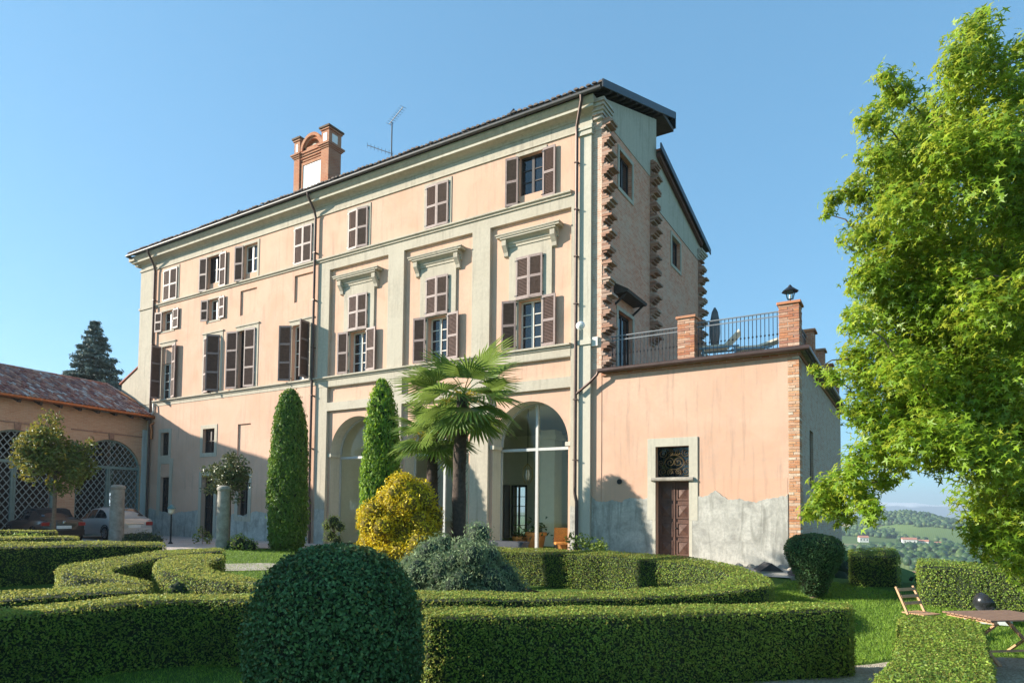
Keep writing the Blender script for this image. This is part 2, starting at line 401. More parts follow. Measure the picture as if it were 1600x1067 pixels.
def gravelmat(name, a, c, d):
    m, nt, N, L, b = nodes(name); p = position(N)
    v = N.new('ShaderNodeTexVoronoi'); v.inputs['Scale'].default_value = 42; L.new(p, v.inputs['Vector'])
    sp = N.new('ShaderNodeSeparateColor'); L.new(v.outputs['Color'], sp.inputs[0])
    base = ramp(N, L, sp.outputs[0], [(0, a), (.5, c), (1, d)])
    base = mixc(N, L, ramp(N, L, noise_n(N, L, p, 1.2, 5), [(.4, (0,0,0)), (.7, (.5,.5,.5))]), base, tuple(x*.7 for x in a))
    L.new(base, b.inputs['Base Color']); b.inputs['Roughness'].default_value = .95
    bump_n(N, L, v.outputs['Distance'], .8, .02, b); return m
GRAVEL = gravelmat('pale_gravel', (.30,.25,.19), (.46,.40,.32), (.58,.53,.45))
PINKGR = gravelmat('pink_gravel', (.42,.34,.30), (.54,.45,.40), (.62,.54,.49))
def ground_sheet(name, poly, m, dz=.012, n=26):
    # sheet that follows the lawn, cut to an outline
    px = [p[0] for p in poly]; py = [p[1] for p in poly]
    bm = bmesh.new()
    f = bm.faces.new([bm.verts.new((x, y, 0)) for x, y in poly])
    for k in range(1, n):
        x = min(px)+(max(px)-min(px))*k/n
        bmesh.ops.bisect_plane(bm, geom=bm.verts[:]+bm.edges[:]+bm.faces[:], plane_co=(x, 0, 0), plane_no=(1, 0, 0))
        y = min(py)+(max(py)-min(py))*k/n
        bmesh.ops.bisect_plane(bm, geom=bm.verts[:]+bm.edges[:]+bm.faces[:], plane_co=(0, y, 0), plane_no=(0, 1, 0))
    for v in bm.verts: v.co.z = gz(v.co.x, v.co.y)+dz
    bmesh.ops.recalc_face_normals(bm, faces=bm.faces)
    me = bpy.data.meshes.new(name); bm.to_mesh(me); bm.free()
    o = obj(name, me, m); tag(o, kind='structure'); return o
ground_sheet('gravel_courtyard', [(-42,-22), (-23.5,-22), (-22.5,-9), (-22.3,-5.4), (-20.6,-3.0), (-9,-1.7), (-9,1.0), (-42,1.0)], PINKGR, .02)
ground_sheet('gravel_path', [(-18.1,-7.6), (-16.9,-8.1), (-16.2,-6.6), (-14.2,-4.4), (-12,-3.2), (-12,-2.4), (-15.2,-3.9), (-17.4,-6.1)], PINKGR, .018)
ground_sheet('gravel_terrace', [(-1.7,-9.2), (-1.0,-8.2), (-.55,-7.75), (.1,-6.9), (.7,-6.9), (1.2,-6.35), (2.6,-6.0), (6,-5.9), (6,-14), (-3.5,-14), (-3.2,-11)], GRAVEL, .018)
ground_sheet('stone_apron', [(-8.4,-1.5), (-2.3,-1.6), (-1.7,1.5), (-2.5,3.0), (-2.6,.3), (-8.4,.3)], plain('apron_stone', (.40,.35,.29), .95, var=.3, scale=3, bump=.6), .03)

# far mountains with snow
ridge = []
mr = random.Random(5); nseg = 220
mv = []; mf = []
def mnoise(t): return sum(math.sin(t*f+p)*a for f, p, a in ((3.1,.4,.5),(7.3,1.9,.3),(15.7,.2,.18),(33.1,2.2,.1),(71,.7,.06)))
for i in range(nseg+1):
    t = i/nseg; x = -6500+13000*t; h = 78+34*mnoise(t*9)
    mv += [(x, 6900, -60), (x, 7200, h*.35), (x, 7500, h), (x, 7900, -60)]
for i in range(nseg):
    for k in range(3): mf.append((i*4+k, i*4+4+k, i*4+5+k, i*4+1+k))
def mountmat():
    m, nt, N, L, b = nodes('mountain_rock_and_snow'); p = position(N); s = N.new('ShaderNodeSeparateXYZ'); L.new(p, s.inputs[0])
    n = noise_n(N, L, mapping(N, L, p, (.004,.004,.02)), 1, 5)
    ad = N.new('ShaderNodeMath'); ad.operation = 'MULTIPLY_ADD'; L.new(n, ad.inputs[0]); ad.inputs[1].default_value = 90; L.new(s.outputs[2], ad.inputs[2])
    mr_ = N.new('ShaderNodeMapRange'); mr_.inputs[1].default_value = 95; mr_.inputs[2].default_value = 115; L.new(ad.outputs[0], mr_.inputs[0])
    L.new(mixc(N, L, mr_.outputs[0], (.12,.17,.22), (.85,.87,.9)), b.inputs['Base Color']); b.inputs['Roughness'].default_value = .9; return m
mo = obj('mountains', mkmesh('mountains', mv, mf, True), mountmat()); tag(mo, kind='structure')

# woodland on the hill opposite
ico = bmesh.new(); bmesh.ops.create_icosphere(ico, subdivisions=1, radius=1); iv = np.array([v.co[:] for v in ico.verts]); ifc = np.array([[v.index for v in f.verts] for f in ico.faces]); ico.free()
WP = []
wr = np.random.default_rng(3)
while len(WP) < 9000:
    y = wr.uniform(520, 1900); x = wr.uniform(-260, 620)*(.3+y/1500)
    k = math.sin(x/70.+.8)*math.cos(y/115.+.4)+.5*math.sin((x+y)/47.)+.35*math.sin(x/23.-y/31.)
    if k > (.25 if y < 950 else -.35): WP.append((x, y))
WP = np.array(WP); wz = terrain(WP[:, 0], WP[:, 1]); wrad = wr.uniform(2.2, 5.0, len(WP))
V = (np.stack([WP[:, 0], WP[:, 1], wz+wrad*.6], -1)[:, None, :] + iv[None]*wrad[:, None, None]*wr.uniform(.7, 1.25, (len(WP), len(iv), 1))).reshape(-1, 3)
F = (np.arange(len(WP))[:, None, None]*len(iv)+ifc[None]).reshape(-1, 3)
wm = mkmesh('woodland', V.tolist(), F.tolist(), True)
at = wm.attributes.new('rnd', 'FLOAT', 'POINT'); at.data.foreach_set('value', np.repeat(wr.random(len(WP)), len(iv)).astype(np.float32))
wood = obj('woodland', wm, leafmat('woodland_leaves', [(0, (.028,.065,.02)), (.6, (.05,.105,.028)), (1, (.10,.15,.035))], trans=.1))
tag(wood, 'dark green woodland patches covering the hill across the valley', 'woodland', kind='stuff')

# houses on the far slope
ROOFR = plain('terracotta_roof', (.42,.18,.11), .9, var=.2); HWALL = [plain('far_wall_white', (.78,.74,.66), .9, var=.05), plain('far_wall_cream', (.66,.54,.40), .9, var=.05)]
def far_house(x, y, w, d, h, rz, wi, label):
    z = float(terrain(np.float64(x), np.float64(y)))-.6
    r = root('farmhouse', label, 'house', (x, y, z), 'houses across the valley')
    M = T(x, y, z, rz)
    MB().box(-w/2, w/2, -d/2, d/2, 0, h).build('wall', HWALL[wi], r, M=M)
    MB().ext([(-d/2-.5, h+.02), (d/2+.5, h+.02), (0, h+d*.3)], lambda p, q, t: (t, p, q), -w/2-.5, w/2+.5).build('roof', ROOFR, r, M=M)
    for i in range(3):
        MB().box(-w*.33+i*w*.33-.6, -w*.33+i*w*.33+.6, -d/2-.08, -d/2-.02, h*.45, h*.45+1.6).build('window', DARKW, r, M=M)
FH = [(-1,898,15,8,6,.2,0,'long white farmhouse high on the slope across the valley'), (14,906,10,7,5,-.1,0,'white farmhouse just right of the long one on the slope'), (-48,868,10,8,6,.3,0,'small white house among trees on the left of the far slope'),
      (-5,470,7,5,4,.1,0,'white house at the left of the valley hamlet, seen through the hedge gap'), (3,478,7,5,4,.5,1,'cream house at the right of the valley hamlet'), (-1,452,8,5,4,-.2,1,'cream red-roofed house lowest in the valley'), (11,484,6,5,4,.3,0,'low white house beside the far right hedge'), (-22,458,8,5,4,.2,0,'white house showing over the square hedge block'), (-15,462,6,5,4,-.2,1,'little cream house beside the one over the hedge block'), (30,900,10,7,5,.4,0,'pale house at the right end of the hill')]
for a in FH: far_house(*a)
# ------------------------------------------------------------------ villa
villa = root('villa', 'tall peach stuccoed villa with pale trim, brown shutters and ragged brick end wall', 'villa', (-22, 3, 0))
XG = -8.5
def part(mb, name, m, parent=villa, **k): return mb.build(name, m, parent, **k)

# window list: x0,x1,z0,z1 of the wall opening
LW = {'W2':(-30.02,-28.98,12.38,14.1), 'W3':(-27.15,-26.15,12.38,14.1), 'W5':(-33.92,-32.88,10.84,11.9), 'W6':(-29.85,-28.95,10.82,11.9),
      'W7':(-33.85,-32.82,7.2,10.0), 'W8a':(-30.05,-28.8,7.2,9.98), 'W8b':(-27.4,-26.1,7.2,9.98), 'W9':(-23.55,-22.4,7.2,9.7),
      'G1':(-33.7,-32.95,4.2,5.4), 'G2':(-30.0,-29.05,4.2,5.4), 'G3':(-33.6,-32.8,1.05,3.05), 'G4':(-30.0,-28.97,0,3.05), 'G5':(-27.1,-26.35,1.1,2.95)}
NICHE = {'N1':(-27.36,-26.13,10.72,11.93), 'N2':(-23.5,-22.3,10.74,11.97), 'N3':(-27.27,-26.3,3.95,5.48)}
XL, XS, XR = -36.05, -21.88, -8.85
mb = MB()
holes = [rectl(*v) for v in LW.values()]+[rectl(*v) for v in NICHE.values()]
mb.sheet([(XL,-.4),(XS,-.4),(XS,14.4),(XL,14.4)], holes, XZ(0))
for v in LW.values(): mb.reveal(rectl(*v), XZt, 0, .32)
for v in NICHE.values():
    mb.reveal(rectl(*v), XZt, 0, .07); mb.sheet(rectl(*v), [], XZ(.07))
part(mb, 'front_wall', PEACH)
# top storey above the three-arch half
TW = {'T3':(-11.72,-10.72,12.38,14.15)}
mb = MB(); mb.sheet([(XS,12.28),(XR,12.28),(XR,14.4),(XS,14.4)], [rectl(*TW['T3'])], XZ(0)); mb.reveal(rectl(*TW['T3']), XZt, 0, .32)
part(mb, 'upper_front_wall', PEACH)
# pale pilaster grid
COLS = [(-21.25,-17.88), (-17.05,-13.72), (-12.93,-9.63)]
REC = .13
gh_ = []
for a, b in COLS: gh_ += [rectl(a,b,7.16,11.84), rectl(a,b,6.05,6.72), rectl(a,b,-.35,5.69)]
mb = MB(); mb.sheet([(XS,-.4),(XR,-.4),(XR,12.28),(XS,12.28)], gh_, XZ(0))
for h in gh_: mb.reveal(h, XZt, 0, REC)
part(mb, 'pilaster_grid', PALE)
# recessed panels
ARC = []
def arch_loop(x0, x1, zs, zb=-.3, n=28):
    c = (x0+x1)/2; r = (x1-x0)/2
    return [(x0, zb), (x1, zb)]+[(c+r*math.cos(PI*i/n), zs+r*math.sin(PI*i/n)) for i in range(n+1)]
PWIN = []
for a, b in COLS:
    c = (a+b)/2
    pw = (c-.47, c+.47, 7.18, 8.95); PWIN.append((c, pw))
    mb = MB(); mb.sheet(rectl(a,b,7.16,11.84), [rectl(*pw)], XZ(REC)); mb.reveal(rectl(*pw), XZt, REC, REC+.3)
    part(mb, 'recessed_panel', PEACH)
    mb = MB(); mb.sheet(rectl(a,b,6.05,6.72), [], XZ(REC)); part(mb, 'recessed_panel', PEACH)
    x0 = a+.13; x1 = b-.13; ARC.append((x0, x1))
    mb = MB(); mb.sheet(rectl(a,b,-.35,5.69), [arch_loop(x0, x1, 3.83)], XZ(REC)); part(mb, 'arch_panel', PEACH)
    mb = MB(); mb.reveal(arch_loop(x0, x1, 3.83), XZt, REC, REC+.62); part(mb, 'arch_reveal', CREAM, smooth=False)
    # impost blocks
    for x in (x0, x1): part(MB().bbox(x-.1, x+.1, REC-.05, REC+.5, 3.72, 3.86), 'impost', CREAM)

# string courses and cornice: (y, z) profile swept along x
def sweep(prof, x0, x1): return MB().ext(prof, lambda p, q, t: (t, p, q), x0, x1)
part(sweep([(.0,12.24),(-.05,12.24),(-.05,12.30),(-.11,12.33),(-.11,12.39),(0,12.42)], -34.64, -9.62), 'string_course', PALE)
part(sweep([(.0,7.02),(-.05,7.02),(-.06,7.08),(-.13,7.10),(-.13,7.16),(0,7.18)], -34.64, -9.62), 'sill_course', PALE)
part(MB().box(XS, -9.63, -.012, .002, 6.74, 7.02), 'sill_band', PALE)
part(MB().box(-34.64, XS-.02, -.02, .002, 6.86, 7.02), 'sill_band', PALE)
part(MB().box(-34.64, -9.0, -.035, .002, 14.36, 14.74), 'frieze', PALE)
part(MB().box(-34.64, -9.0, -.05, .0, 14.33, 14.358), 'frieze_fillet', CREAM)
part(sweep([(0,14.72),(-.06,14.72),(-.09,14.77),(-.16,14.81),(-.26,14.84),(-.32,14.855),(0,14.86)], -36.3, -8.72), 'cornice_cove', PALE)
part(sweep([(0,14.862),(-.36,14.862),(-.38,14.87),(-.38,14.95),(-.35,14.965),(0,14.965)], -36.42, -8.68), 'cornice_corona', CREAM)
part(sweep([(0,14.967),(-.37,14.967),(-.40,15.0),(-.43,15.06),(-.48,15.12),(-.48,15.2),(0,15.2)], -36.55, -8.64), 'cornice_crown', PALE)
part(MB().box(-36.33, -36.055, -.26, 12.1, 14.72, 14.855), 'cornice_cove', PALE)
part(MB().box(-36.47, -36.055, -.39, 12.2, 14.864, 14.963), 'cornice_corona', CREAM)
part(MB().box(-36.6, -36.055, -.48, 12.3, 14.969, 15.2), 'cornice_crown', PALE)
# corner pilaster at the far end, and the end pilaster beside the brick
p = MB().box(-36.06, -34.7, -.07, .4, -.4, 14.78); p.box(-36.1, -34.66, -.12, .4, 12.26, 12.38); p.box(-36.1, -34.66, -.12, .4, 14.4, 14.5); p.box(-36.09,-34.67,-.10,.4,7.0,7.14)
part(p, 'corner_pilaster', PALE)
p = MB().box(-9.28, -8.86, -.09, .5, -.4, 14.1); p.box(-9.33, -8.82, -.16, .5, 14.1, 14.26); p.box(-9.38, -8.80, -.2, .5, 14.26, 14.36); p.box(-9.3, -8.84, -.06, .5, 14.36, 14.8); p.box(-9.31,-8.83,-.14,.5,7.02,7.18)
part(p, 'end_pilaster', CREAM)
# grey cement patch at the foot of the wall with its broken upper edge
def ragged(x0, x1, z0, zt, amp, y, step=.07, seed=0):
    rr = random.Random(seed); pts = [(x0, z0), (x1, z0)]; n = int((x1-x0)/step); w = 0
    top = []
    for i in range(n+1):
        w = w*.93+rr.uniform(-1, 1)*amp*.16; top.append((x1-(x1-x0)*i/n, zt+w+amp*.5*math.sin(i*.11+seed)+amp*.25*math.sin(i*.31+seed*2)+rr.uniform(-.008,.008)))
    return MB().ext(pts+top, lambda p, q, t: (p, t, q), y, y+.02)
part(ragged(-34.68, -30.22, -.4, 1.25, .2, -.012, seed=1), 'cement_patch', CEMENT)
part(ragged(-28.8, -22.3, -.4, 1.2, .2, -.012, seed=2), 'cement_patch', CEMENT)
part(ragged(-21.87, -21.26, -.4, 1.5, .1, -.014, seed=3), 'cement_patch', CEMENT)
part(ragged(-9.62, -9.29, -.4, 1.75, .12, -.014, seed=4), 'cement_patch', CEMENT)

# pale surrounds of openings
def surround(x0, x1, z0, z1, w=.17, y=-.025, d=.03, bottom=False, parent=villa, m=PALE, hood=True):
    b = MB().box(x0-w, x0, y, y+d, z0, z1+w); b.box(x1, x1+w, y, y+d, z0, z1+w); b.box(x0, x1, y, y+d, z1, z1+w)
    if bottom: b.box(x0-w, x1+w, y, y+d, z0-w, z0)
    if hood: b.box(x0-w-.05, x1+w+.05, y-.04, y+d, z1+w+.002, z1+w+.07)
    return part(b, 'window_surround', m, parent)
CLOSED = {'W1':(-33.86,-32.62,12.42,14.12), 'W4':(-23.5,-22.38,12.42,14.14), 'T1':(-20.12,-19.02,12.42,14.12), 'T2':(-15.92,-14.84,12.42,14.12)}
for v in CLOSED.values(): surround(*v, w=.13, bottom=True, hood=False)
for k in ('W2','W3'): surround(*LW[k], w=.13, hood=False)
surround(*TW['T3'], w=.13, hood=False)
for k in ('W7','W8a','W8b','W9'): surround(*LW[k], w=.19)
for k in ('W5','W6'): surround(*LW[k], w=.09, bottom=True, hood=False)
for k in ('G1','G2'): surround(*LW[k], w=.2, bottom=True, hood=False)
surround(-33.6,-32.8,1.05,3.75,w=.28,hood=False,y=-.03); surround(*LW['G4'],w=.2,hood=False,y=-.03); surround(*LW['G5'],w=.22,hood=False,bottom=True,y=-.03)

# windows: frame with mullion, each pane its own piece
def window(x0, x1, z0, z1, y, cols=2, rows=3, fm=WFRAME, fw=.06, parent=villa, name='window', glass=GLASS, mull=.05):
    b = MB().box(x0, x0+fw, y, y+.07, z0, z1); b.box(x1-fw, x1, y, y+.07, z0, z1); b.box(x0+fw, x1-fw, y, y+.07, z0, z0+fw); b.box(x0+fw, x1-fw, y, y+.07, z1-fw, z1)
    ix0, ix1, iz0, iz1 = x0+fw, x1-fw, z0+fw, z1-fw
    for c in range(1, cols):
        x = ix0+(ix1-ix0)*c/cols; w = mull if (cols == 2 or c == cols//2) else mull*.6; b.box(x-w, x+w, y-.01, y+.06, iz0, iz1)
    for r in range(1, rows):
        z = iz0+(iz1-iz0)*r/rows; b.box(ix0, ix1, y+.005, y+.055, z-.018, z+.018)
    f = part(b, name, fm, parent)
    for c in range(cols):
        for r in range(rows):
            MB().box(ix0+(ix1-ix0)*c/cols, ix0+(ix1-ix0)*(c+1)/cols, y+.03, y+.04, iz0+(iz1-iz0)*r/rows, iz0+(iz1-iz0)*(r+1)/rows).build('pane', glass, f)
    return f
def apron(x0, x1, z0, z1, y): part(MB().box(x0, x1, y, y+.1, z0, z1), 'apron_panel', PEACH)
for k in ('W2','W3'):
    x0,x1,z0,z1 = LW[k]; apron(x0,x1,z0,z0+.38,.10); window(x0,x1,z0+.38,z1,.14, 2, 2, DARKW if k=='W2' else WFRAME)
x0,x1,z0,z1 = TW['T3']; apron(x0,x1,z0,z0+.34,.04); window(x0,x1,z0+.34,z1,.16, 2, 3, DARKW)
for k in ('W5','W6'): window(*LW[k], .16, 2, 2, WFRAME)
x0,x1,z0,z1 = LW['W7']; apron(x0,x1,9.1,z1,.08); window(x0,x1,z0,9.1,.16, 2, 4)
x0,x1,z0,z1 = LW['W8a']; apron(x0,x1,9.3,z1,.08); window(x0,x1,z0,9.3,.16, 2, 4, DARKW)
window(*LW['W8b'], .16, 2, 4, DARKW); window(*LW['W9'], .16, 2, 4)
for k in ('G1','G2'): window(*LW[k], .14, 2, 2, DARKW)
window(*LW['G3'], .14, 2, 4, DARKW); window(*LW['G5'], .14, 2, 3, DARKW)
apron(-33.6,-32.8,3.07,3.75,-.006)
window(*LW['G4'], .22, 2, 4, DARKW, name='glazed_door')
for c, pw in PWIN: window(*pw, REC+.18, 2, 4, WFRAME)

# shutters
LOUV = {}
def shutter_meshes(w, h, bars):
    k = (round(w, 2), round(h, 2), bars)
    if k not in LOUV:
        f = MB(); t = .022; st = .062
        f.box(0, st, -t, t, 0, h); f.box(w-st, w, -t, t, 0, h)
        zs = [0]+[h*i/(bars+1) for i in range(1, bars+1)]+[h]
        for i, z in enumerate(zs):
            a = 0 if i == 0 else (z-.045 if i < len(zs)-1 else h-.085); b = .095 if i == 0 else (z+.045 if i < len(zs)-1 else h)
            f.box(st, w-st, -t, t, a, b)
        l = MB(); 
        for i in range(len(zs)-1):
            a = zs[i]+(.095 if i == 0 else .045); b = zs[i+1]-(.085 if i == len(zs)-2 else .045); n = max(3, int((b-a)/.05))
            for j in range(n):
                z = a+(b-a)*(j+.5)/n
                l.add([(st-.004,-.018,z-.026),(w-st+.004,-.018,z-.026),(w-st+.004,.018,z+.026),(st-.004,.018,z+.026),(st-.004,-.012,z-.032),(w-st+.004,-.012,z-.032),(w-st+.004,.024,z+.02),(st-.004,.024,z+.02)], [(0,1,2,3),(7,6,5,4),(0,4,5,1),(2,6,7,3)])
        LOUV[k] = (f.mesh('shutter'), l.raw('louvres'))
        LOUV[k][0].materials.append(SHUTF); LOUV[k][1].materials.append(SHUT)
    return LOUV[k]
HNG = MB().box(-.05,.05,-.03,-.022,-.02,.02).mesh('hinge')
def leaf(x, y, z0, h, w, ang, side, bars=1):
    fm, lm = shutter_meshes(w, h, bars)
    a = -ang if side == 'L' else PI+ang
    M = Matrix.Translation((x, y, z0)) @ Matrix.Rotation(a, 4, 'Z')
    s = obj('shutter', fm, SHUTF, villa, M); obj('louvres', lm, SHUT, s, M)
    for q in (.12, h-.12): obj('hinge', HNG, IRON, s, M @ Matrix.Translation((.0, 0, q)))
def pair(op, y, aL, aR, bars=1, zs=None, sill=None):
    x0, x1, z0, z1 = op; w = (x1-x0)/2; z0, z1 = zs or (z0, z1)
    if aL is not None: leaf(x0, y, z0, z1-z0, w, math.radians(aL), 'L', bars)
    if aR is not None: leaf(x1, y, z0, z1-z0, w, math.radians(aR), 'R', bars)
for k in ('W1','W4','T1','T2'): pair(CLOSED[k], -.055, 1.5 if k!='T1' else 5, 2 if k!='T1' else 7)
pair(LW['W2'], -.06, 170, 178); pair(LW['W3'], -.06, 166, None); pair(TW['T3'], -.06, 172, 178)
pair(LW['W5'], -.05, 172, 177); pair(LW['W6'], -.05, 166, 177)
pair(LW['W7'], -.06, 96, 165, 2); pair(LW['W8a'], -.06, 14, 38, 2); pair(LW['W8b'], -.06, 166, 8, 2); pair(LW['W9'], -.06, 152, 98, 2)
# pedimented windows
for i, (c, pw) in enumerate(PWIN):
    y = REC
    b = MB(); b.sheet([(c-.87,7.18),(c+.87,7.18),(c+.87,10.98),(c-.87,10.98)], [rectl(*pw)], XZ(y-.06)); b.reveal(rectl(c-.87,c+.87,7.18,10.98), XZt, y-.06, y+.01); b.reveal(rectl(*pw), XZt, y-.06, y+.01)
    part(b, 'window_surround', PALE)
    b = MB().ext([(y,10.95),(y-.09,10.95),(y-.09,11.02),(y-.13,11.06),(y-.13,11.12),(y-.2,11.17),(y-.3,11.22),(y-.3,11.28),(y-.34,11.32),(y-.34,11.36),(y,11.44)], lambda p, q, t: (t, p, q), c-1.12, c+1.12)
    b.box(c-1.27, c+1.27, y-.33, y, 11.285, 11.355); b.box(c-1.3, c+1.3, y-.36, y, 11.357, 11.40)
    part(b, 'window_hood', PALE)
    for sx in (-1, 1):
        b = MB().ext([(y-.02,10.62),(y-.10,10.66),(y-.12,10.78),(y-.2,10.9),(y-.27,11.0),(y-.27,11.18),(y,11.18)], lambda p, q, t: (t, p, q), c+sx*.98-.09, c+sx*.98+.09); part(b, 'hood_bracket', PALE)
    pair((c-.53,c+.53,9.0,10.5), y-.11, 2, 3); pair((c-.53,c+.53,7.2,8.98), y-.11, 172-3*i, 176+1*i)
    part(MB().box(c-.58,c+.58,y-.14,y-.05,8.975,8.997), 'shutter_rail', SHUTF)
# arch glazing
for i, (x0, x1) in enumerate(ARC):
    y = REC+.6; c = (x0+x1)/2; xi0, xi1 = x0, x1
    b = MB().box(xi0, xi1, y-.05, y+.05, 3.66, 3.76); b.box(c-.05, c+.05, y-.055, y+.055, -.3, 5.35); b.box(x0, x0+.05, y-.04, y+.04, -.3, 3.66); b.box(x1-.05, x1, y-.04, y+.04, -.3, 3.66)
    L_ = arch_loop(x0+.001, x1-.001, 3.83)[2:]; r = (x1-x0)/2
    for j in range(len(L_)-1):
        a_, b_ = L_[j], L_[j+1]; k_ = (r-.06)/r
        q = [(a_[0], a_[1]), (b_[0], b_[1]), (c+(b_[0]-c)*k_, 3.83+(b_[1]-3.83)*k_), (c+(a_[0]-c)*k_, 3.83+(a_[1]-3.83)*k_)]
        b.ext(q, lambda p, q_, t: (p, t, q_), y-.04, y+.04)
    f = part(b, 'arch_window', plain('arch_frame_grey', (.50,.50,.48), .5, var=.05) if i == 0 else bpy.data.materials['arch_frame_grey'])
    for a_, b_ in ((x0, c), (c, x1)):
        MB().sheet(rectl(a_, b_, -.3, 3.7), [], XZ(y)).build('pane', CLEAR, f)
    for s_ in (0, 1):
        n = 14; aa = [PI/2*(k/n)+(PI/2 if s_ else 0) for k in range(n+1)]
        MB().sheet([(c, 3.75)]+([(c+r, 3.75)] if not s_ else [])+[(c+r*math.cos(t), 3.83+r*math.sin(t)) for t in aa]+([(c-r, 3.75)] if s_ else []), [], XZ(y)).build('pane', CLEAR, f)

# the room behind the arches
ROOMW = plain('room_wall_paint', (.80,.77,.64), .9, var=.04, spec=.1); ROOMF = plain('room_floor', (.45,.36,.28), .5, var=.2)
ry0, ry1 = REC+.63, 11.4
DO = (-18.9,-17.9,.05,2.9)
b = MB(); b.sheet(rectl(-21.6,-9.3,-.02,5.62), [rectl(*DO)], XZ(ry1)); part(b, 'room_back_wall', ROOMW)
b = MB(); hl = [arch_loop(a-.02, c_+.02, 3.83, -.02) for a, c_ in ARC]
part(MB().box(-21.62,-21.6,ry0,ry1,-.02,5.62), 'room_side_wall', ROOMW); part(MB().box(-9.3,-9.28,ry0,ry1,-.02,5.62), 'room_side_wall', ROOMW)
part(MB().box(-21.6,-9.3,ry0,ry1,5.62,5.66), 'room_ceiling', ROOMW); part(MB().box(-21.6,-9.3,REC,ry1,-.06,-.01), 'room_floor', ROOMF)
b = MB(); b.sheet(rectl(-21.6,-9.3,-.02,5.62), hl, XZ(ry0)); part(b, 'room_front_wall', ROOMW)
for x in (-17.5,-13.3):
    part(MB().box(x-.35, x+.35, 5.2, 5.9, -.01, 5.0).box(x-.45,x+.45,5.1,6.0,4.6,4.8), 'room_pier', ROOMW)
window(*DO, ry1-.02, 2, 5, DARKW, name='glazed_door', glass=CLEAR, fw=.12)
part(MB().box(-20.6,-18.98,ry1-.6,ry1-.02,0,2.9), 'room_cupboard', DARKW)

# gable wall: brick with stucco above, openings
def YZ(x): return lambda p, q: (x, p, q)
YZt = lambda p, q, t: (t, p, q)
GW = [(1.42,2.66,12.86,14.2), (7.3,8.5,12.1,13.35)]; GD = (1.36,2.74,6.12,8.5)
def roof1(y): return 15.27+.39*(y+.6)
def roof2(y): return 15.95-.2227*(y-5.5)
b = MB(); b.sheet([(0,-.3),(12.0,-.3),(12.0,13.58),(5.3,13.7),(5.3,14.66),(0,14.6)], [rectl(*w) for w in GW]+[rectl(*GD)], YZ(XG))
for w in GW+[GD]: b.reveal(rectl(*w), YZt, XG, XG-.25)
part(b, 'end_wall', GABLE)
b = MB(); b.sheet([(0,14.602),(5.3,14.662),(5.3,roof1(5.3)-.25),(0,roof1(0)-.25)], [], YZ(XG+.02)); b.reveal([(0,14.602),(5.3,14.662),(5.3,roof1(5.3)-.25),(0,roof1(0)-.25)], YZt, XG+.02, XG-.02)
part(b, 'end_wall_plaster', PALE)
b = MB(); b.sheet([(5.3,13.702),(12.0,13.582),(12.0,roof2(12)-.2),(5.3,roof2(5.3)-.2)], [], YZ(XG+.02)); part(b, 'end_wall_plaster', PALE)
part(MB().box(-36.04, XG-.01, 5.1, 5.3, 13.6, 17.3), 'spine_wall', PALE)
part(MB().box(-36.04, XG-.3, 11.98, 12.0, -.3, 14.1), 'back_wall', PEACH) if False else None
b = MB(); b.sheet([(-36.04,-.3),(XG,-.3),(XG,13.9),(-36.04,13.9)], [rectl(*DO)], XZ(11.99)); part(b, 'back_wall', PEACH)
b = MB(); b.sheet([(.0,-.3),(12.0,-.3),(12.0,roof2(12)-.2),(5.3,roof2(5.3)-.2),(5.3,roof1(5.3)-.25),(0,14.8)], [], YZ(-36.04)); part(b, 'far_end_wall', PALE)
for w in GW+[GD]:
    y0,y1,z0,z1 = w
    b = MB(); wd = .13
    b.box(XG,XG+.035,y0-wd,y0,z0-wd,z1+wd); b.box(XG,XG+.035,y1,y1+wd,z0-wd,z1+wd); b.box(XG,XG+.035,y0,y1,z1,z1+wd); b.box(XG,XG+.035,y0,y1,z0-wd,z0)
    part(b, 'window_surround', PALE)
    b = MB(); fx = XG-.2
    b.box(fx,fx+.06,y0,y0+.07,z0,z1); b.box(fx,fx+.06,y1-.07,y1,z0,z1); b.box(fx,fx+.06,y0+.07,y1-.07,z1-.07,z1); b.box(fx,fx+.06,y0+.07,y1-.07,z0,z0+.07); b.box(fx,fx+.06,(y0+y1)/2-.04,(y0+y1)/2+.04,z0,z1)
    f = part(b, 'window' if w != GD else 'glazed_door', DARKW)
    for a_, c_ in ((y0,(y0+y1)/2),((y0+y1)/2,y1)): MB().box(fx+.02,fx+.03,a_,c_,z0,z1).build('pane', GLASS, f)
# canopy over the terrace door
b = MB().ext([(8.95,XG),(8.95,XG+.5),(9.04,XG+.53),(9.35,XG)], lambda p, q, t: (q, t, p), 1.0, 2.85); cp = part(b, 'door_canopy', SOFFIT)
for yy in (1.12, 2.72): MB().bar((XG,yy,8.62),(XG+.42,yy,8.95),.06).build('bracket', SOFFIT, cp)
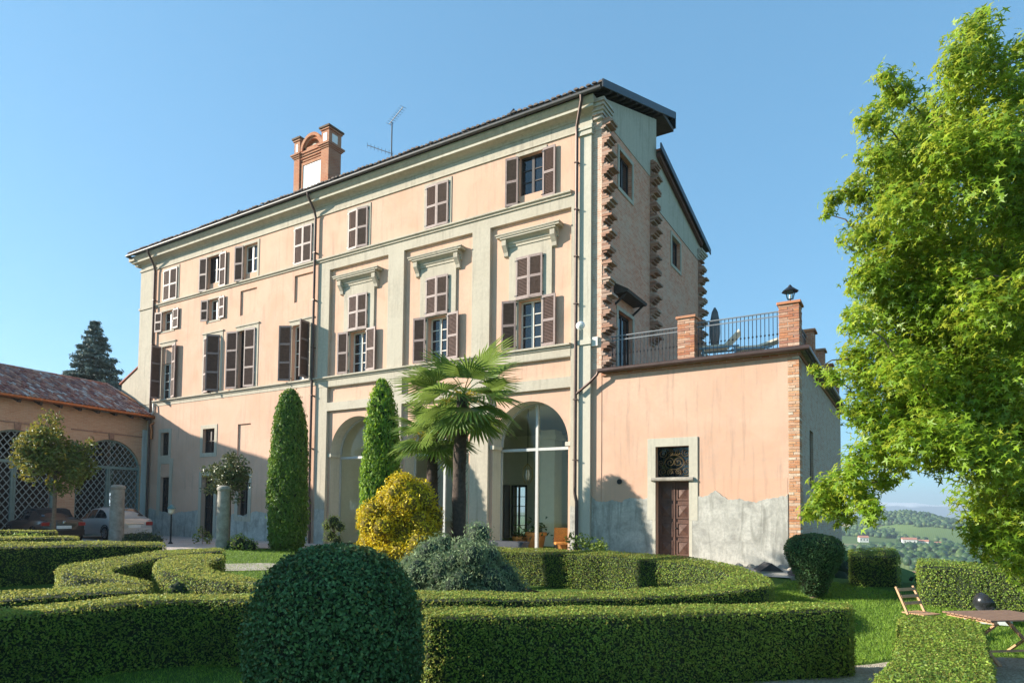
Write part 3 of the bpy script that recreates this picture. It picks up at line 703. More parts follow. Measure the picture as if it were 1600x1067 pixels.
# toothed wall stubs: every brick on its own
BM = [MB().bbox(0,1,0,1,0,1,.03).mesh('brick') for _ in range(1)]
BM[0].materials.append(TOOTHP)
def stub(y0, y1, z0, z1, reach=.5, cap=110, seed=0):
    rr = random.Random(seed); z = z0; i = 0; n = 0
    per = 7
    while z < z1 and n < cap:
        k = i % per; d = [.06,.2,.34,.46,.36,.22,.08][k]*reach/.46*rr.uniform(.8,1.12)+rr.uniform(-.02,.03)
        M = Matrix.Translation((XG-.02, y0+rr.uniform(-.02,.02), z+rr.uniform(-.004,.004))) @ Matrix.Diagonal((d+.02, y1-y0+rr.uniform(-.05,.02), .0725, 1))
        obj('brick', BM[0], TOOTHP, villa, M); z += .0755; i += 1; n += 1
stub(.0, .5, 6.25, 14.55, .34, 112, 1)
stub(4.6, 5.1, 8.0, 15.3, .36, 98, 2)
stub(11.4, 11.9, 8.2, 13.6, .36, 74, 3)
# raw brick strip on the front between pilaster and teeth
b = MB(); b.sheet([(-8.858,6.2),(XG,6.2),(XG,14.55),(-8.858,14.55)], [], XZ(.012)); part(b, 'raw_brick_strip', brick('raw_front_brick', 'x', (.50,.24,.15), (.60,.38,.27), (.62,.55,.45), (.64,.56,.46), smear_amt=.6))
b = MB(); b.sheet([(-8.858,-.3),(XG,-.3),(XG,6.2),(-8.858,6.2)], [], XZ(.014)); part(b, 'pier_foot', PEACH)
# brick corbel at the eave corner
b = MB()
for k in range(5): b.box(XG-.3, XG+.03+.04*k, -.08-.06*k, .55, 14.55+.11*k, 14.655+.11*k)
part(b, 'eave_corbel', brick('corbel_brick', 'xy', (.36,.22,.17), (.50,.40,.33), (.5,.48,.42), (.55,.52,.46), smear_amt=.7))

# roofs
XV = -8.22
def roof_slab(y0, z0, y1, z1, x0, x1, th, name, m):
    return part(MB().ext([(y0,z0),(y1,z1),(y1,z1-th),(y0,z0-th)], lambda p, q, t: (t, p, q), x0, x1), name, m)
YR1 = 6.9
rf = roof_slab(-.56, roof1(-.56)+.12, YR1, roof1(YR1)+.12, -36.7, XV-.02, .06, 'roof', EAVET)
rb = roof_slab(5.3, roof2(5.3)+.1, 12.6, roof2(12.6)+.1, -36.7, XV-.02, .08, 'roof', TILEP)
# boarding, rafters, verge and fascia
part(MB().ext([(-.45,roof1(-.45)+.05),(YR1-.02,roof1(YR1)+.07),(YR1-.02,roof1(YR1)+.02),(-.45,roof1(-.45)+.01)], lambda p, q, t: (t, p, q), -36.6, XV-.04), 'roof_boarding', SOFFIT)
for k in range(12):
    y = .1+k*.6
    part(MB().box(XG-.4, XV-.05, y, y+.1, roof1(y)-.10, roof1(y)+.02), 'purlin', SOFFIT)
part(MB().ext([(-.64,roof1(-.64)+.2),(YR1+.1,roof1(YR1+.1)+.22),(YR1+.1,roof1(YR1+.1)-.08),(-.64,roof1(-.64)-.06)], lambda p, q, t: (t, p, q), XV-.03, XV+.02), 'verge_board', ROOFD)
part(MB().box(-36.7, XV+.02, YR1+.02, YR1+.1, roof1(YR1)-.45, roof1(YR1)+.2), 'ridge_fascia', ROOFD)
part(MB().box(XG-.6, XV-.05, 5.3, YR1, roof1(YR1)-.62, roof1(YR1)-.46), 'soffit_board', SOFFIT)
part(MB().ext([(5.1,roof2(5.1)+.16),(12.65,roof2(12.65)+.16),(12.65,roof2(12.65)-.1),(5.1,roof2(5.1)-.1)], lambda p, q, t: (t, p, q), XV-.03, XV+.02), 'verge_board', ROOFD)
part(MB().ext([(5.3,roof2(5.3)+.0),(12.4,roof2(12.4)+.0),(12.4,roof2(12.4)-.05),(5.3,roof2(5.3)-.05)], lambda p, q, t: (t, p, q), XG-.6, XV-.04), 'roof_boarding', SOFFIT)
part(MB().ext([(5.3,roof2(5.3)-.06),(11.6,roof2(11.6)-.06),(11.6,roof2(11.6)-.24),(5.3,roof2(5.3)-.24)], lambda p, q, t: (t, p, q), XV-.24, XV-.1), 'verge_rafter', plain('red_brown_rafter', (.16,.07,.05), .8, var=.2))
b = MB()
for k in range(5): b.box(XG-.3, XG+.04+.05*k, 11.2, 11.9+.1*k, 13.62+.1*k, 13.715+.1*k)
part(b, 'eave_corbel', bpy.data.materials['corbel_brick'])
# eave tile ends, joined
tl = MB(); n = 130
for k in range(n):
    x = -36.55+(36.55-8.2)*(k+.5)/n; rr = .085+random.uniform(-.008,.008); z0 = roof1(-.62)+.12+random.uniform(-.01,.02); y0 = -.63+random.uniform(-.03,.02)
    v = []
    for (yy, zz) in ((y0, z0), (y0+.7, z0+.7*.39)):
        for j in range(5):
            a = PI*j/4; v.append((x+rr*math.cos(a), yy, zz+rr*.8*math.sin(a)))
    tl.add(v, [(j, j+1, j+6, j+5) for j in range(4)]+[(0,1,2,3,4)])
o = tl.build('eave_tiles', EAVET, villa, raw=True); o['kind'] = 'stuff'
# gutters and downpipes
def gutter(pts, r, m, name='gutter', parent=villa): return smooth_by_angle(part(MB().tube(pts, r, 10), name, m, parent), 50)
gutter([(-36.6,-.6,15.26),(-8.3,-.6,15.24)], .07, GUTG); gutter([(-36.6,-.6,15.26),(-36.6,12.5,15.26)], .07, GUTG)
def downpipe(pts, r=.055, m=PIPE, name='downpipe'):
    o = smooth_by_angle(part(MB().tube(pts, r, 10), name, m), 50)
    return o
def brackets(o, x, y, zs, m=PIPE):
    for z in zs: MB().box(x-.07, x+.07, y-.07, y+.12, z, z+.03).build('bracket', m, o)
o = downpipe([(-22.08,-.6,15.2),(-22.08,-.57,15.05),(-22.08,-.2,14.55),(-22.08,-.12,14.28),(-22.08,-.12,2.0),(-22.0,-.12,1.8),(-22.0,-.12,.0)]); brackets(o,-22.08,-.12,(4.1,6.4,8.5,10.6,12.7))
o = downpipe([(-9.0,-.6,15.2),(-9.01,-.56,15.05),(-9.33,-.22,14.45),(-9.36,-.16,14.2),(-9.36,-.16,2.1),(-9.3,-.16,1.85),(-9.3,-.16,.0)]); brackets(o,-9.36,-.16,(3.2,5.2,8.4,10.0,11.6,13.2))
o = downpipe([(-34.5,-.6,15.2),(-34.5,-.57,15.05),(-34.58,-.2,14.5),(-34.58,-.14,14.2),(-34.58,-.14,6.9),(-34.58,-.14,.3)]); brackets(o,-34.58,-.14,(8.4,10.2,12.6))
downpipe([(-34.35,-.1,7.0),(-34.3,-.14,6.95),(-34.25,-.14,6.6),(-34.35,-.14,6.45),(-34.5,-.14,6.4)], .045, WFRAME)
# chimney stack in brick with plaque and arched top
cx0, cx1, cy0, cy1 = -26.2, -23.72, 2.0, 2.75
ch = part(MB().box(cx0+.42, cx1-.5, cy0+.12, cy1, 15.9, 19.5), 'chimney', REDBR)
def chp(mb, name, m=REDBR): return mb.build(name, m, ch)
for x0, x1 in ((cx0,cx0+.4),(cx1-.52,cx1)):
    chp(MB().box(x0, x1, cy0, cy1+.05, 15.9, 19.02), 'pilaster')
    for z, e, hh in ((19.02,.04,.07),(19.09,.09,.07),(19.16,.14,.07),(19.3,.02,.0)):
        if hh: chp(MB().box(x0-e, x1+e, cy0-e, cy1+.05+e, z, z+hh-.004), 'capital')
    chp(MB().box(x0, x1, cy0, cy1+.05, 19.23, 19.92), 'finial_block')
    chp(MB().box(x0+.13, x1-.13, cy0-.012, cy0+.02, 19.36, 19.76), 'plaster_niche', WHITEP)
    chp(MB().box(x1-.02, x1+.012, cy0+.2, cy1-.2, 19.36, 19.76), 'plaster_niche', WHITEP)
    for z, e in ((19.92,.05),(20.01,.1)): chp(MB().box(x0-e, x1+e, cy0-e, cy1+.05+e, z, z+.085), 'finial_cap', REDBR if e < .08 else plain('mossy_cap', (.12,.075,.045), .9, var=.3))
xa, xb = cx0+.4, cx1-.52; xm = (xa+xb)/2
for z, e in ((18.82,.02),(18.92,.07),(19.03,.12),(19.13,.17)): chp(MB().box(xa, xb, cy0+.1-e, cy1, z, z+.09), 'entablature')
R_ = (xb-xa)/2
def annulus(r0, r1, y0, y1, zc, name, m, n=18):
    pts = [(xm+r1*math.cos(PI*k/n), zc+r1*math.sin(PI*k/n)) for k in range(n+1)]+[(xm+r0*math.cos(PI*k/n), zc+r0*math.sin(PI*k/n)) for k in range(n, -1, -1)]
    chp(MB().ext(pts, lambda p, q, t: (p, t, q), y0, y1), name, m)
annulus(R_*.80, R_, cy0+.02, cy1, 19.33, 'arch_ring', REDBR); annulus(R_*.66, R_*.80, cy0+.12, cy1, 19.33, 'arch_ring', REDBR)
chp(MB().ext([(xm+R_*.66*math.cos(PI*k/18), 19.33+R_*.66*math.sin(PI*k/18)) for k in range(19)], lambda p, q, t: (p, t, q), cy0+.3, cy1), 'tympanum')
chp(MB().ext([(xm+R_*.45*math.cos(PI*k/18), 19.33+R_*.40*math.sin(PI*k/18)) for k in range(19)], lambda p, q, t: (p, t, q), cy0+.22, cy0+.3), 'shell_niche', CREAM)
chp(MB().box(xa, xb, cy0+.05, cy1, 19.23, 19.328), 'entablature')
chp(MB().box(xa+.2, xb-.12, cy0+.09, cy0+.115, 16.2, 18.58), 'plaque', WHITEP)
chp(MB().box(xa+.06, xb, cy0+.06, cy0+.118, 18.6, 18.74), 'plaque_frame'); chp(MB().box(xa+.06, xa+.19, cy0+.06, cy0+.118, 16.2, 18.59), 'plaque_frame')
chp(MB().box(cx0-.2, cx0+.55, cy0-.15, cy1, 15.9, 16.45), 'skirt', plain('mossy_plaster', (.36,.29,.17), .95, var=.25)); chp(MB().box(cx1-.65, cx1+.1, cy0-.15, cy1, 15.9, 16.5), 'skirt', bpy.data.materials['mossy_plaster'])
# aerial
an = part(MB().tube([(-20.58,3,16.4),(-20.58,3,19.75)], .03, 6), 'aerial_mast', GUTG)
b = MB().tube([(-20.75,3,19.72),(-19.55,2.6,19.95)], .018, 5)
for k in range(9):
    t = k/8; q = Vector((-20.75,3,19.72)).lerp(Vector((-19.55,2.6,19.95)), t); b.tube([q+Vector((-.05,-.16,0)), q+Vector((.05,.16,0))], .01, 4)
b.build('aerial_boom', GUTG, an)
b = MB().tube([(-20.5,3,18.2),(-21.95,2.8,18.95)], .018, 5)
for k in range(8):
    t = k/7; q = Vector((-20.5,3,18.2)).lerp(Vector((-21.95,2.8,18.95)), t); b.tube([q+Vector((0,0,-.13)), q+Vector((0,0,.13))], .01, 4)
b.build('aerial_boom', GUTG, an)
# small things fixed to the front
sp = part(MB().lathe([(.09,0),(.13,.05),(.13,.2),(.02,.24)], n=14), 'floodlight', WHITEP, M=Matrix.Translation((-9.05,-.35,7.62)) @ Matrix.Rotation(math.radians(115), 4, 'X'))
part(MB().box(-8.84,-8.62,-.06,.02,6.95,7.25), 'junction_box', WFRAME)
# ------------------------------------------------------------------ low wing with roof terrace
wing = root('terrace_wing', 'low peach wing with carved brown door, grey cement foot and roof terrace', 'building', (-5.5, 6, 0))
AX0, AX1, AQ, AB, AY = XG+.001, -2.86, -2.56, 12.8, .014
def wp(mb, name, m, parent=wing, **k): return mb.build(name, m, parent, **k)
DR = (-6.68,-5.64,-.1,3.55)
b = MB(); b.sheet([(AX0,-.4),(AX1,-.4),(AX1,5.93),(AX0,5.93)], [rectl(*DR)], XZ(AY)); b.reveal(rectl(*DR), XZt, AY, AY+.34); wp(b, 'front_wall', PEACH)
# freshly repainted paler band low down and the cement foot with its ragged edge
PEACH2 = stucco('paler_peach_stucco', (.62,.37,.25), (.67,.42,.30), (.57,.37,.28), .15)
for x0, x1, sd in ((-8.4,-6.93,3),(-5.4,-2.89,4)): wp(MB().box(x0, x1, AY-.004, AY+.01, 1.2, 2.53), 'paint_band', PEACH2)
for x0, x1, sd, zt in ((-8.84,-6.785,7,1.95),(-5.545,-2.88,8,2.02)):
    o = ragged(x0, x1, -.4, zt, .17, AY-.022, .035, sd).build('cement_patch', CEMENT, wing)
b = MB(); w = .26
b.box(DR[0]-w, DR[0], AY-.03, AY+.05, 1.3, DR[3]+w); b.box(DR[1], DR[1]+w, AY-.03, AY+.05, 1.3, DR[3]+w); b.box(DR[0], DR[1], AY-.03, AY+.05, DR[3], DR[3]+w); wp(b, 'door_surround', CREAM)
b = MB().box(DR[0]-.1, DR[0], AY-.025, AY+.05, -.1, 1.295); b.box(DR[1], DR[1]+.09, AY-.025, AY+.05, -.1, 1.295); wp(b, 'door_jamb', CREAM)
wp(MB().ext([(AY-.11,2.50),(AY-.11,2.545),(AY-.07,2.60),(AY+.3,2.60),(AY+.3,2.48),(AY-.06,2.48)], lambda p, q, t: (t, p, q), DR[0]-.12, DR[1]+.14), 'transom_ledge', STONE)
# carved double door
dy = AY+.24; zt = 2.48
for s, (a, c) in enumerate(((DR[0]+.0,-6.16),(-6.16,DR[1]))):
    lf = wp(MB().box(a+.008, c-.008, dy, dy+.06, -.08, zt), 'door_leaf', DOORW)
    for k in range(4):
        z0 = .22+k*.56; hh = .46
        fr = MB(); m_ = (a+c)/2; hw = .2
        fr.box(m_-hw,m_+hw,dy-.025,dy,z0,z0+.05); fr.box(m_-hw,m_+hw,dy-.025,dy,z0+hh-.05,z0+hh); fr.box(m_-hw,m_-hw+.05,dy-.025,dy,z0+.05,z0+hh-.05); fr.box(m_+hw-.05,m_+hw,dy-.025,dy,z0+.05,z0+hh-.05)
        fr.build('panel_moulding', DOORW, lf)
        MB().add([(m_-hw+.05,dy-.003,z0+.05),(m_+hw-.05,dy-.003,z0+.05),(m_+hw-.05,dy-.003,z0+hh-.05),(m_-hw+.05,dy-.003,z0+hh-.05),(m_,dy-.045,z0+hh/2)], [(0,1,4),(1,2,4),(2,3,4),(3,0,4)]).build('panel', DOORW, lf)
    MB().box(a+.02, c-.02, dy-.03, dy, -.06, .16).build('kick_rail', DOORW, lf)
wp(MB().box(-6.185,-6.135,dy-.04,dy-.002,-.06,zt), 'door_astragal', DOORW)
wp(MB().lathe([(.012,0),(.03,.01),(.03,.035),(.01,.05)], n=10), 'door_knob', IRON, M=Matrix.Translation((-6.1,dy-.002,1.05)) @ Matrix.Rotation(PI/2, 4, 'X'))
# wrought scroll grille above the door, glass behind
gy = AY+.2; gm = plain('gilded_iron', (.16,.12,.06), .45, metal=.6, var=.4)
wp(MB().box(DR[0],DR[1],gy+.08,gy+.09,2.6,DR[3]), 'fanlight_pane', GLASS)
b = MB()
def scroll(cx, cz, r, a0, turns, sgn=1, n=26): 
    return [(cx+sgn*r*(1-t/n*.85)*math.cos(a0+turns*2*PI*t/n), gy, cz+r*(1-t/n*.85)*math.sin(a0+turns*2*PI*t/n)) for t in range(n+1)]
cxm = (DR[0]+DR[1])/2; czm = 3.07
for sg in (-1,1):
    for (dx, dz, r, a0) in ((.13,.0,.16,0),(.36,.28,.14,2),(.36,-.28,.14,-2),(.12,.3,.1,1),(.12,-.3,.1,-1),(.42,0,.1,3)):
        b.tube(scroll(cxm+sg*dx, czm+dz, r, a0, 1.6, sg), .011, 4, False)
for k in range(24):
    a = 2*PI*k/24; a2 = 2*PI*(k+1)/24; b.tube([(cxm+.3*math.cos(a),gy,czm+.22*math.sin(a)),(cxm+.3*math.cos(a2),gy,czm+.22*math.sin(a2))], .012, 4, False)
g_ = wp(b, 'scroll_grille', gm)
b = MB().box(DR[0],DR[1],gy-.015,gy+.015,2.6,2.63).box(DR[0],DR[1],gy-.015,gy+.015,DR[3]-.03,DR[3]).box(DR[0],DR[0]+.03,gy-.015,gy+.015,2.63,DR[3]-.03).box(DR[1]-.03,DR[1],gy-.015,gy+.015,2.63,DR[3]-.03); b.build('grille_frame', IRON, g_)
vp = wp(MB().lathe([(.085,0),(.085,.03),(.06,.03)], n=14), 'wall_vent', IRON, M=Matrix.Translation((-7.87,AY,2.49)) @ Matrix.Rotation(PI/2, 4, 'X'))
# brick quoin at the corner, laid brick by brick
QM = MB().bbox(0,1,0,1,0,1,.02).mesh('brick'); QM.materials.append(QUOINP)
wp(MB().box(AX1+.004, AQ-.012, AY-.002, .5, -.4, 5.93), 'quoin_mortar', plain('lime_mortar', (.55,.50,.41), .95, var=.1))
rr = random.Random(21); z = -.25; i = 0
while z < 5.86:
    xs_ = [(AX1+.008, AQ)] if i % 3 == 0 else ([(AX1+.008, AX1+.13),(AX1+.142, AQ)] if i % 3 == 1 else [(AX1+.008, AX1+.2),(AX1+.212, AQ)])
    for a, c in xs_:
        M = Matrix.Translation((a, AY-.012+rr.uniform(-.006,.004), z)) @ Matrix.Diagonal((c-a, .5, .062, 1)); obj('brick', QM, QUOINP, wing, M)
    z += .0745; i += 1
# side wall, back, roof slab
SW = (2.2,3.05,2.3,4.1)
b = MB(); b.sheet([(.5,-.6),(AB,-.6),(AB,5.93),(.5,5.93)], [rectl(*SW)], YZ(AQ-.012)); b.reveal(rectl(*SW), YZt, AQ-.012, AQ-.2); wp(b, 'side_wall', SIDEBR)
b = MB(); fx = AQ-.14; b.box(fx,fx+.05,2.2,2.28,2.3,4.1); b.box(fx,fx+.05,2.97,3.05,2.3,4.1); b.box(fx,fx+.05,2.28,2.97,2.3,2.38); b.box(fx,fx+.05,2.28,2.97,4.02,4.1); b.box(fx,fx+.05,2.59,2.66,2.38,4.02); f_ = wp(b, 'window', DARKW)
for a, c in ((2.28,2.62),(2.62,2.97)): MB().box(fx+.02,fx+.03,a,c,2.36,4.04).build('pane', GLASS, f_)
wp(MB().box(AX0,AQ-.02,AB-.02,AB,-.6,5.93), 'back_wall', PEACH)
wp(MB().box(AX0,AQ+.04,AY-.06,AB+.05,5.932,6.03), 'brick_eave_course', REDBR)
wp(MB().box(AX0,AQ+.16,AY-.17,AB+.15,6.034,6.12), 'terrace_slab', STONE)
smooth_by_angle(wp(MB().tube([(AX0-.03,AY-.24,6.07),(AQ+.24,AY-.24,6.09),(AQ+.24,AB+.2,6.09)], .075, 10), 'gutter', PIPE), 50)
smooth_by_angle(wp(MB().tube([(AX0-.02,AY-.24,6.05),(AX0-.06,AY-.24,5.95),(AX0-.35,AY-.2,5.72),(-9.3,-.2,5.4)], .045, 8), 'downpipe', PIPE), 50)
# wall lantern on the shaded side
wl_ = wp(MB().lathe([(.05,0),(.10,.02),(.15,.26),(.19,.28),(.06,.40),(.015,.46)], n=6), 'wall_lantern', WHITEP, M=T(AQ+.3,.62,1.75)); MB().bar((AQ-.02,.62,1.7),(AQ+.3,.62,1.74),.03).build('bracket', IRON, wl_)
# terrace pillars; the two at the front are laid brick by brick
PB = MB().bbox(0,1,0,1,0,1,.025).mesh('brick'); PB.materials.append(BRICKP)
def pillar(x0, x1, y0, y1, z0, z1, single, label, base=6.12):
    r = root('brick_pillar', label, 'pillar', ((x0+x1)/2,(y0+y1)/2,z0), 'brick pillars of the roof terrace')
    MB().box(x0+.012,x1-.012,y0+.012,y1-.012,z0,z1).build('mortar_core', bpy.data.materials['lime_mortar'] if single else REDBR, r)
    if single:
        rr = random.Random(int(x0*10)); z = z0+.004; i = 0
        while z < z1-.06:
            j = lambda: rr.uniform(-.006,.006)
            cut = (x0+x1)/2+(.12 if i % 2 else -.03)
            for a, c in ((x0, cut-.006),(cut+.006, x1)): obj('brick', PB, BRICKP, r, Matrix.Translation((a+j(), y0+j(), z)) @ Matrix.Diagonal((c-a, .13, .062, 1)))
            cut = (y0+y1)/2+(.1 if i % 2 else -.1)
            for a, c in ((y0+.14, cut-.006),(cut+.006, y1)): obj('brick', PB, BRICKP, r, Matrix.Translation((x1-.13+j(), a, z)) @ Matrix.Diagonal((.13, c-a, .062, 1)))
            z += .0745; i += 1
    MB().bbox(x0-.05,x1+.05,y0-.05,y1+.05,z1+.002,z1+.075,.012).build('cap', BRICKP, r)
pillar(-6.02,-5.5,.12,.62,6.122,7.48,True,'brick pillar in the middle of the front terrace railing')
pillar(-3.1,-2.56,.12,.66,6.122,7.46,True,'corner brick pillar carrying the black lantern')
for k, (y, l) in enumerate(((3.6,'brick pillar behind the lantern pillar on the terrace side'),(6.6,'second brick pillar along the terrace side'),(9.4,'third brick pillar along the terrace side'),(12.2,'last brick pillar at the far end of the terrace side'))): pillar(-3.1,-2.58,y,y+.52,6.122,7.5,False,l)
# railings
BAL = MB().box(-.009,.009,-.009,.009,0,1).mesh('baluster'); BAL.materials.append(IRON); KNB = MB().lathe([(.006,0),(.028,.03),(.028,.05),(.006,.08)], n=6).mesh('knuckle'); KNB.materials.append(IRON)
RAILM = plain('grey_painted_iron', (.20,.21,.22), .5, metal=.3, var=.1); 
def railing(x0, x1, y, z0, z1, n, label, axis='x'):
    r = root('railing', label, 'railing', ((x0+x1)/2 if axis=='x' else y, y if axis=='x' else (x0+x1)/2, z0), 'iron railings of the roof terrace')
    def P_(a, h): return (a, y, h) if axis == 'x' else (y, a, h)
    for h, t in ((z1,.045),(z1-.13,.02),(z0+.06,.02)): MB().bar(P_(x0,h), P_(x1,h), t, .03).build('rail', RAILM, r)
    for k in range(n):
        a = x0+(x1-x0)*(k+.5)/n; p_ = P_(a, z0)
        bl = obj('baluster', BAL, RAILM, r, Matrix.Translation(p_) @ Matrix.Diagonal((1,1,z1-z0,1)))
        obj('knuckle', KNB, RAILM, bl, Matrix.Translation((p_[0],p_[1],z0+.52)))
railing(-8.3,-6.03,.3,6.12,7.27,19,'iron railing between the toothed brick corner and the middle pillar')
railing(-5.49,-3.11,.3,6.12,7.33,21,'iron railing in front of the white sun loungers')
railing(.68,3.58,-2.82,6.12,7.33,12,'short iron railing on the terrace side beside the lantern pillar','y')
# lantern on the corner pillar
ln = root('lantern', 'black four-sided lantern on top of the corner terrace pillar', 'lantern', (-2.83,.38,7.54))
MB().lathe([(.09,0),(.03,.03),(.02,.1),(.07,.13)], (-2.83,.38,7.537), 8).build('foot', IRON, ln)
b = MB()
for k in range(4):
    a = PI/2*k+PI/4; b.bar((-2.83+.09*math.cos(a),.38+.09*math.sin(a),7.66),(-2.83+.16*math.cos(a),.38+.16*math.sin(a),7.88),.018)
b.build('frame', IRON, ln); MB().lathe([(.085,0),(.15,.21)], (-2.83,.38,7.665), 4, True).build('pane', CLEAR, ln)
MB().lathe([(.235,0),(.22,.02),(.09,.12),(.06,.14),(.05,.17),(.0,.22)], (-2.83,.38,7.88), 8).build('roof', IRON, ln); MB().lathe([(.02,0),(.03,.08),(.012,.14)], (-2.83,.38,7.67), 6).build('bulb', WHITEP, ln)
# loungers and closed parasol on the terrace
LCL = plain('cream_canvas', (.80,.74,.60), .85, var=.06); LBL = plain('blue_lounger_frame', (.16,.30,.42), .5, var=.1)
def lounger(x, y, rz, back, label):
    r = root('sun_lounger', label, 'lounger', (x, y, 6.12), 'sun loungers on the roof terrace'); M = T(x, y, 6.12, rz)
    b = MB(); z = .52
    for sy in (-.3,.3): b.bar((-.6,sy,z),(.6,sy,z),.05)
    for sx in (-.5,.45):
        b.bar((sx,-.3,z),(sx,.3,z),.04)
    b.build('frame', LBL, r, M=M)
    for sx in (-.5,.5):
        for sy in (-.29,.29): MB().bar((sx,sy,0),(sx*.93,sy,z),.045).build('leg', LBL, r, M=M)
    MB().box(-.5,.2,-.29,.29,z+.03,z+.09).build('seat', LCL, r, M=M)
    c = math.cos(back); s = math.sin(back)
    MB().add([(.2,-.29,z+.03),(.2,.29,z+.03),(.2+.6*c,.29,z+.03+.6*s),(.2+.6*c,-.29,z+.03+.6*s),(.2-.05*s,-.29,z+.09),(.2-.05*s,.29,z+.09),(.2+.6*c-.05*s,.29,z+.09+.6*s),(.2+.6*c-.05*s,-.29,z+.09+.6*s)], [(0,1,2,3),(7,6,5,4),(0,4,5,1),(1,5,6,2),(2,6,7,3),(3,7,4,0)]).build('backrest', LCL, r, M=M)
lounger(-5.0,1.15,math.radians(8),.8,'white sun lounger with its back raised, nearer the brick wall')
lounger(-4.15,1.75,math.radians(8),.3,'white sun lounger lying almost flat by the lantern pillar')
pr_ = root('parasol', 'closed dark grey parasol standing on the roof terrace', 'parasol', (-5.36,2.0,6.12))
MB().lathe([(.02,0),(.02,2.1)], (-5.36,2.0,6.12), 8).build('pole', GUTG, pr_)
smooth_by_angle(MB().lathe([(.03,0),(.13,.15),(.17,.55),(.16,.9),(.10,1.25),(.03,1.4)], (-5.36,2.0,6.85), 9).build('folded_canopy', plain('grey_canvas', (.09,.10,.105), .9, var=.2), pr_), 60)
MB().lathe([(.28,0),(.28,.08),(.05,.1)], (-5.36,2.0,6.122), 14).build('foot', STONE, pr_)
# stones at the foot of the wing
def rock(x, y, s, hgt, label, seed, m=STONE, name='stone', grp='stones at the foot of the wing'):
    bm = bmesh.new(); bmesh.ops.create_icosphere(bm, subdivisions=2, radius=1); r2 = random.Random(seed)
    ax = [Vector((r2.uniform(-1,1), r2.uniform(-1,1), r2.uniform(-.2,1))).normalized() for _ in range(9)]
    for v in bm.verts:
        d = v.co.copy(); lim = min([.72/max(.05, d.dot(a)) for a in ax if d.dot(a) > .35]+[1.0]); v.co = Vector((d.x*lim*s, d.y*lim*s*.8, d.z*lim*hgt))
    me = bpy.data.meshes.new(name); bm.to_mesh(me); bm.free()
    o = obj(name, me, m, None, T(x, y, gz(x, y)+hgt*.2, r2.uniform(0, 6))); tag(o, label, 'stone', grp); return o
DKS = plain('shadow_dark_stone', (.045,.045,.05), .8, var=.3, scale=4, bump=.4)
def wedge_block(x, y, w, label):
    # low dark wedge modelled in place of a triangular shadow on the ground
    r = root('shadow_wedge', label, 'shadow wedge', (x, y, gz(x,y)), 'dark wedges in place of shadows at the foot of the wing'); M = T(x, y, gz(x,y)+.02, math.radians(28))
    MB().ext([(-w/2,0),(w/2,0),(0,w*.34)], lambda p, q, t: (p, t, q), -.3, .3).build('ridged_wedge', DKS, r, M=M)
    MB().box(-w/2-.03,w/2+.03,-.33,.33,-.12,-.002).build('kerb', STONE, r, M=M)
wedge_block(-3.25,-.95,.62,'dark ridged wedge in place of a shadow at the foot of the wing, left one'); wedge_block(-2.45,-1.25,.5,'dark ridged wedge in place of a shadow beside the heart-shaped topiary')
rs = [(-4.6,-.35,.16,.12),(-4.1,-.45,.2,.13),(-3.8,-.3,.14,.12),(-3.6,-.55,.18,.1),(-3.0,-.35,.2,.14),(-2.7,-.6,.17,.13),(-2.35,-.3,.2,.16),(-4.9,-.3,.13,.1),(-2.15,-.75,.16,.12)]
where = ['farthest left of the rubble under the door side', 'second from the left below the cement wall', 'third from the left below the cement wall', 'in front of the rubble row by the dark wedge', 'right of the middle of the rubble row', 'nearest the second dark wedge', 'right under the brick corner', 'at the left end beside the brown door', 'outermost beside the topiary']
for i, (x, y, s, h) in enumerate(rs): rock(x, y, s, h, 'small pale rubble stone, '+where[i], i)
# ------------------------------------------------------------------ barn / carriage house on the left
barn = root('carriage_house', 'brick carriage house with tiled roof and lattice gates, left of the villa', 'building', (-38, -4, 0))
BD = Vector((.153,-.988,0)).normalized(); BN = Vector((.988,.153,0)).normalized()   # along the front, out of the front
B0 = Vector((-34.95, 0, 0)); BL = 8.9
def bw(s, o, z): q = B0+BD*s+BN*o; return (q.x, q.y, z)      # s along, o outwards
def bp(mb, name, m, parent=barn, **k): return mb.build(name, m, parent, **k)
def SZ(o): return lambda p, q: bw(p, o, q)
SZt = lambda p, q, t: bw(p, t, q)
def low_arch(c, hw, zs, rise, zb=0, n=22):
    R = (hw*hw+rise*rise)/(2*rise); a0 = math.asin(hw/R)
    return [(c-hw, zb), (c+hw, zb)]+[(c+R*math.sin(a0-2*a0*k/n), zs+rise-R+R*math.cos(a0-2*a0*k/n)) for k in range(n+1)]
GATES = [(2.06,1.72), (6.45,1.72)]
loops = [low_arch(c, hw, 3.5, 1.4, -.02) for c, hw in GATES]
b = MB(); b.sheet([(-.3,-.4),(BL,-.4),(BL,6.25),(-.3,6.25)], [[(p, q) for p, q in l] for l in loops], SZ(0))
for l in loops: b.reveal(l, SZt, 0, -.45)
bp(b, 'front_wall', BARNBR)
bp(MB().box(0,0,0,0,0,0), 'x', BARNBR) if False else None
# end wall, back and floor of the dark interior
b = MB(); b.sheet([(-7,-.4),(0,-.4),(0,6.2),(-3.4,8.1),(-7,6.1)], [], lambda p, q: bw(BL, p, q)); bp(b, 'end_wall', BARNBR)
b = MB(); b.sheet([(-.2,-.4),(BL,-.4),(BL,6.2),(-.2,6.2)], [], SZ(-7)); bp(b, 'back_wall', BARNBR)
b = MB(); b.sheet([(-3.4+.4,-.4),(.0,-.4),(.0,6.2),(-3.0,8.0)], [], lambda p, q: bw(-.28, p, q)); bp(b, 'party_wall', PALE)
b = MB(); b.sheet([(-.2,-.4),(BL,-.4),(BL,5.9),(-.2,5.9)], [], SZ(-3.2)); bp(b, 'inner_partition', DARKW)
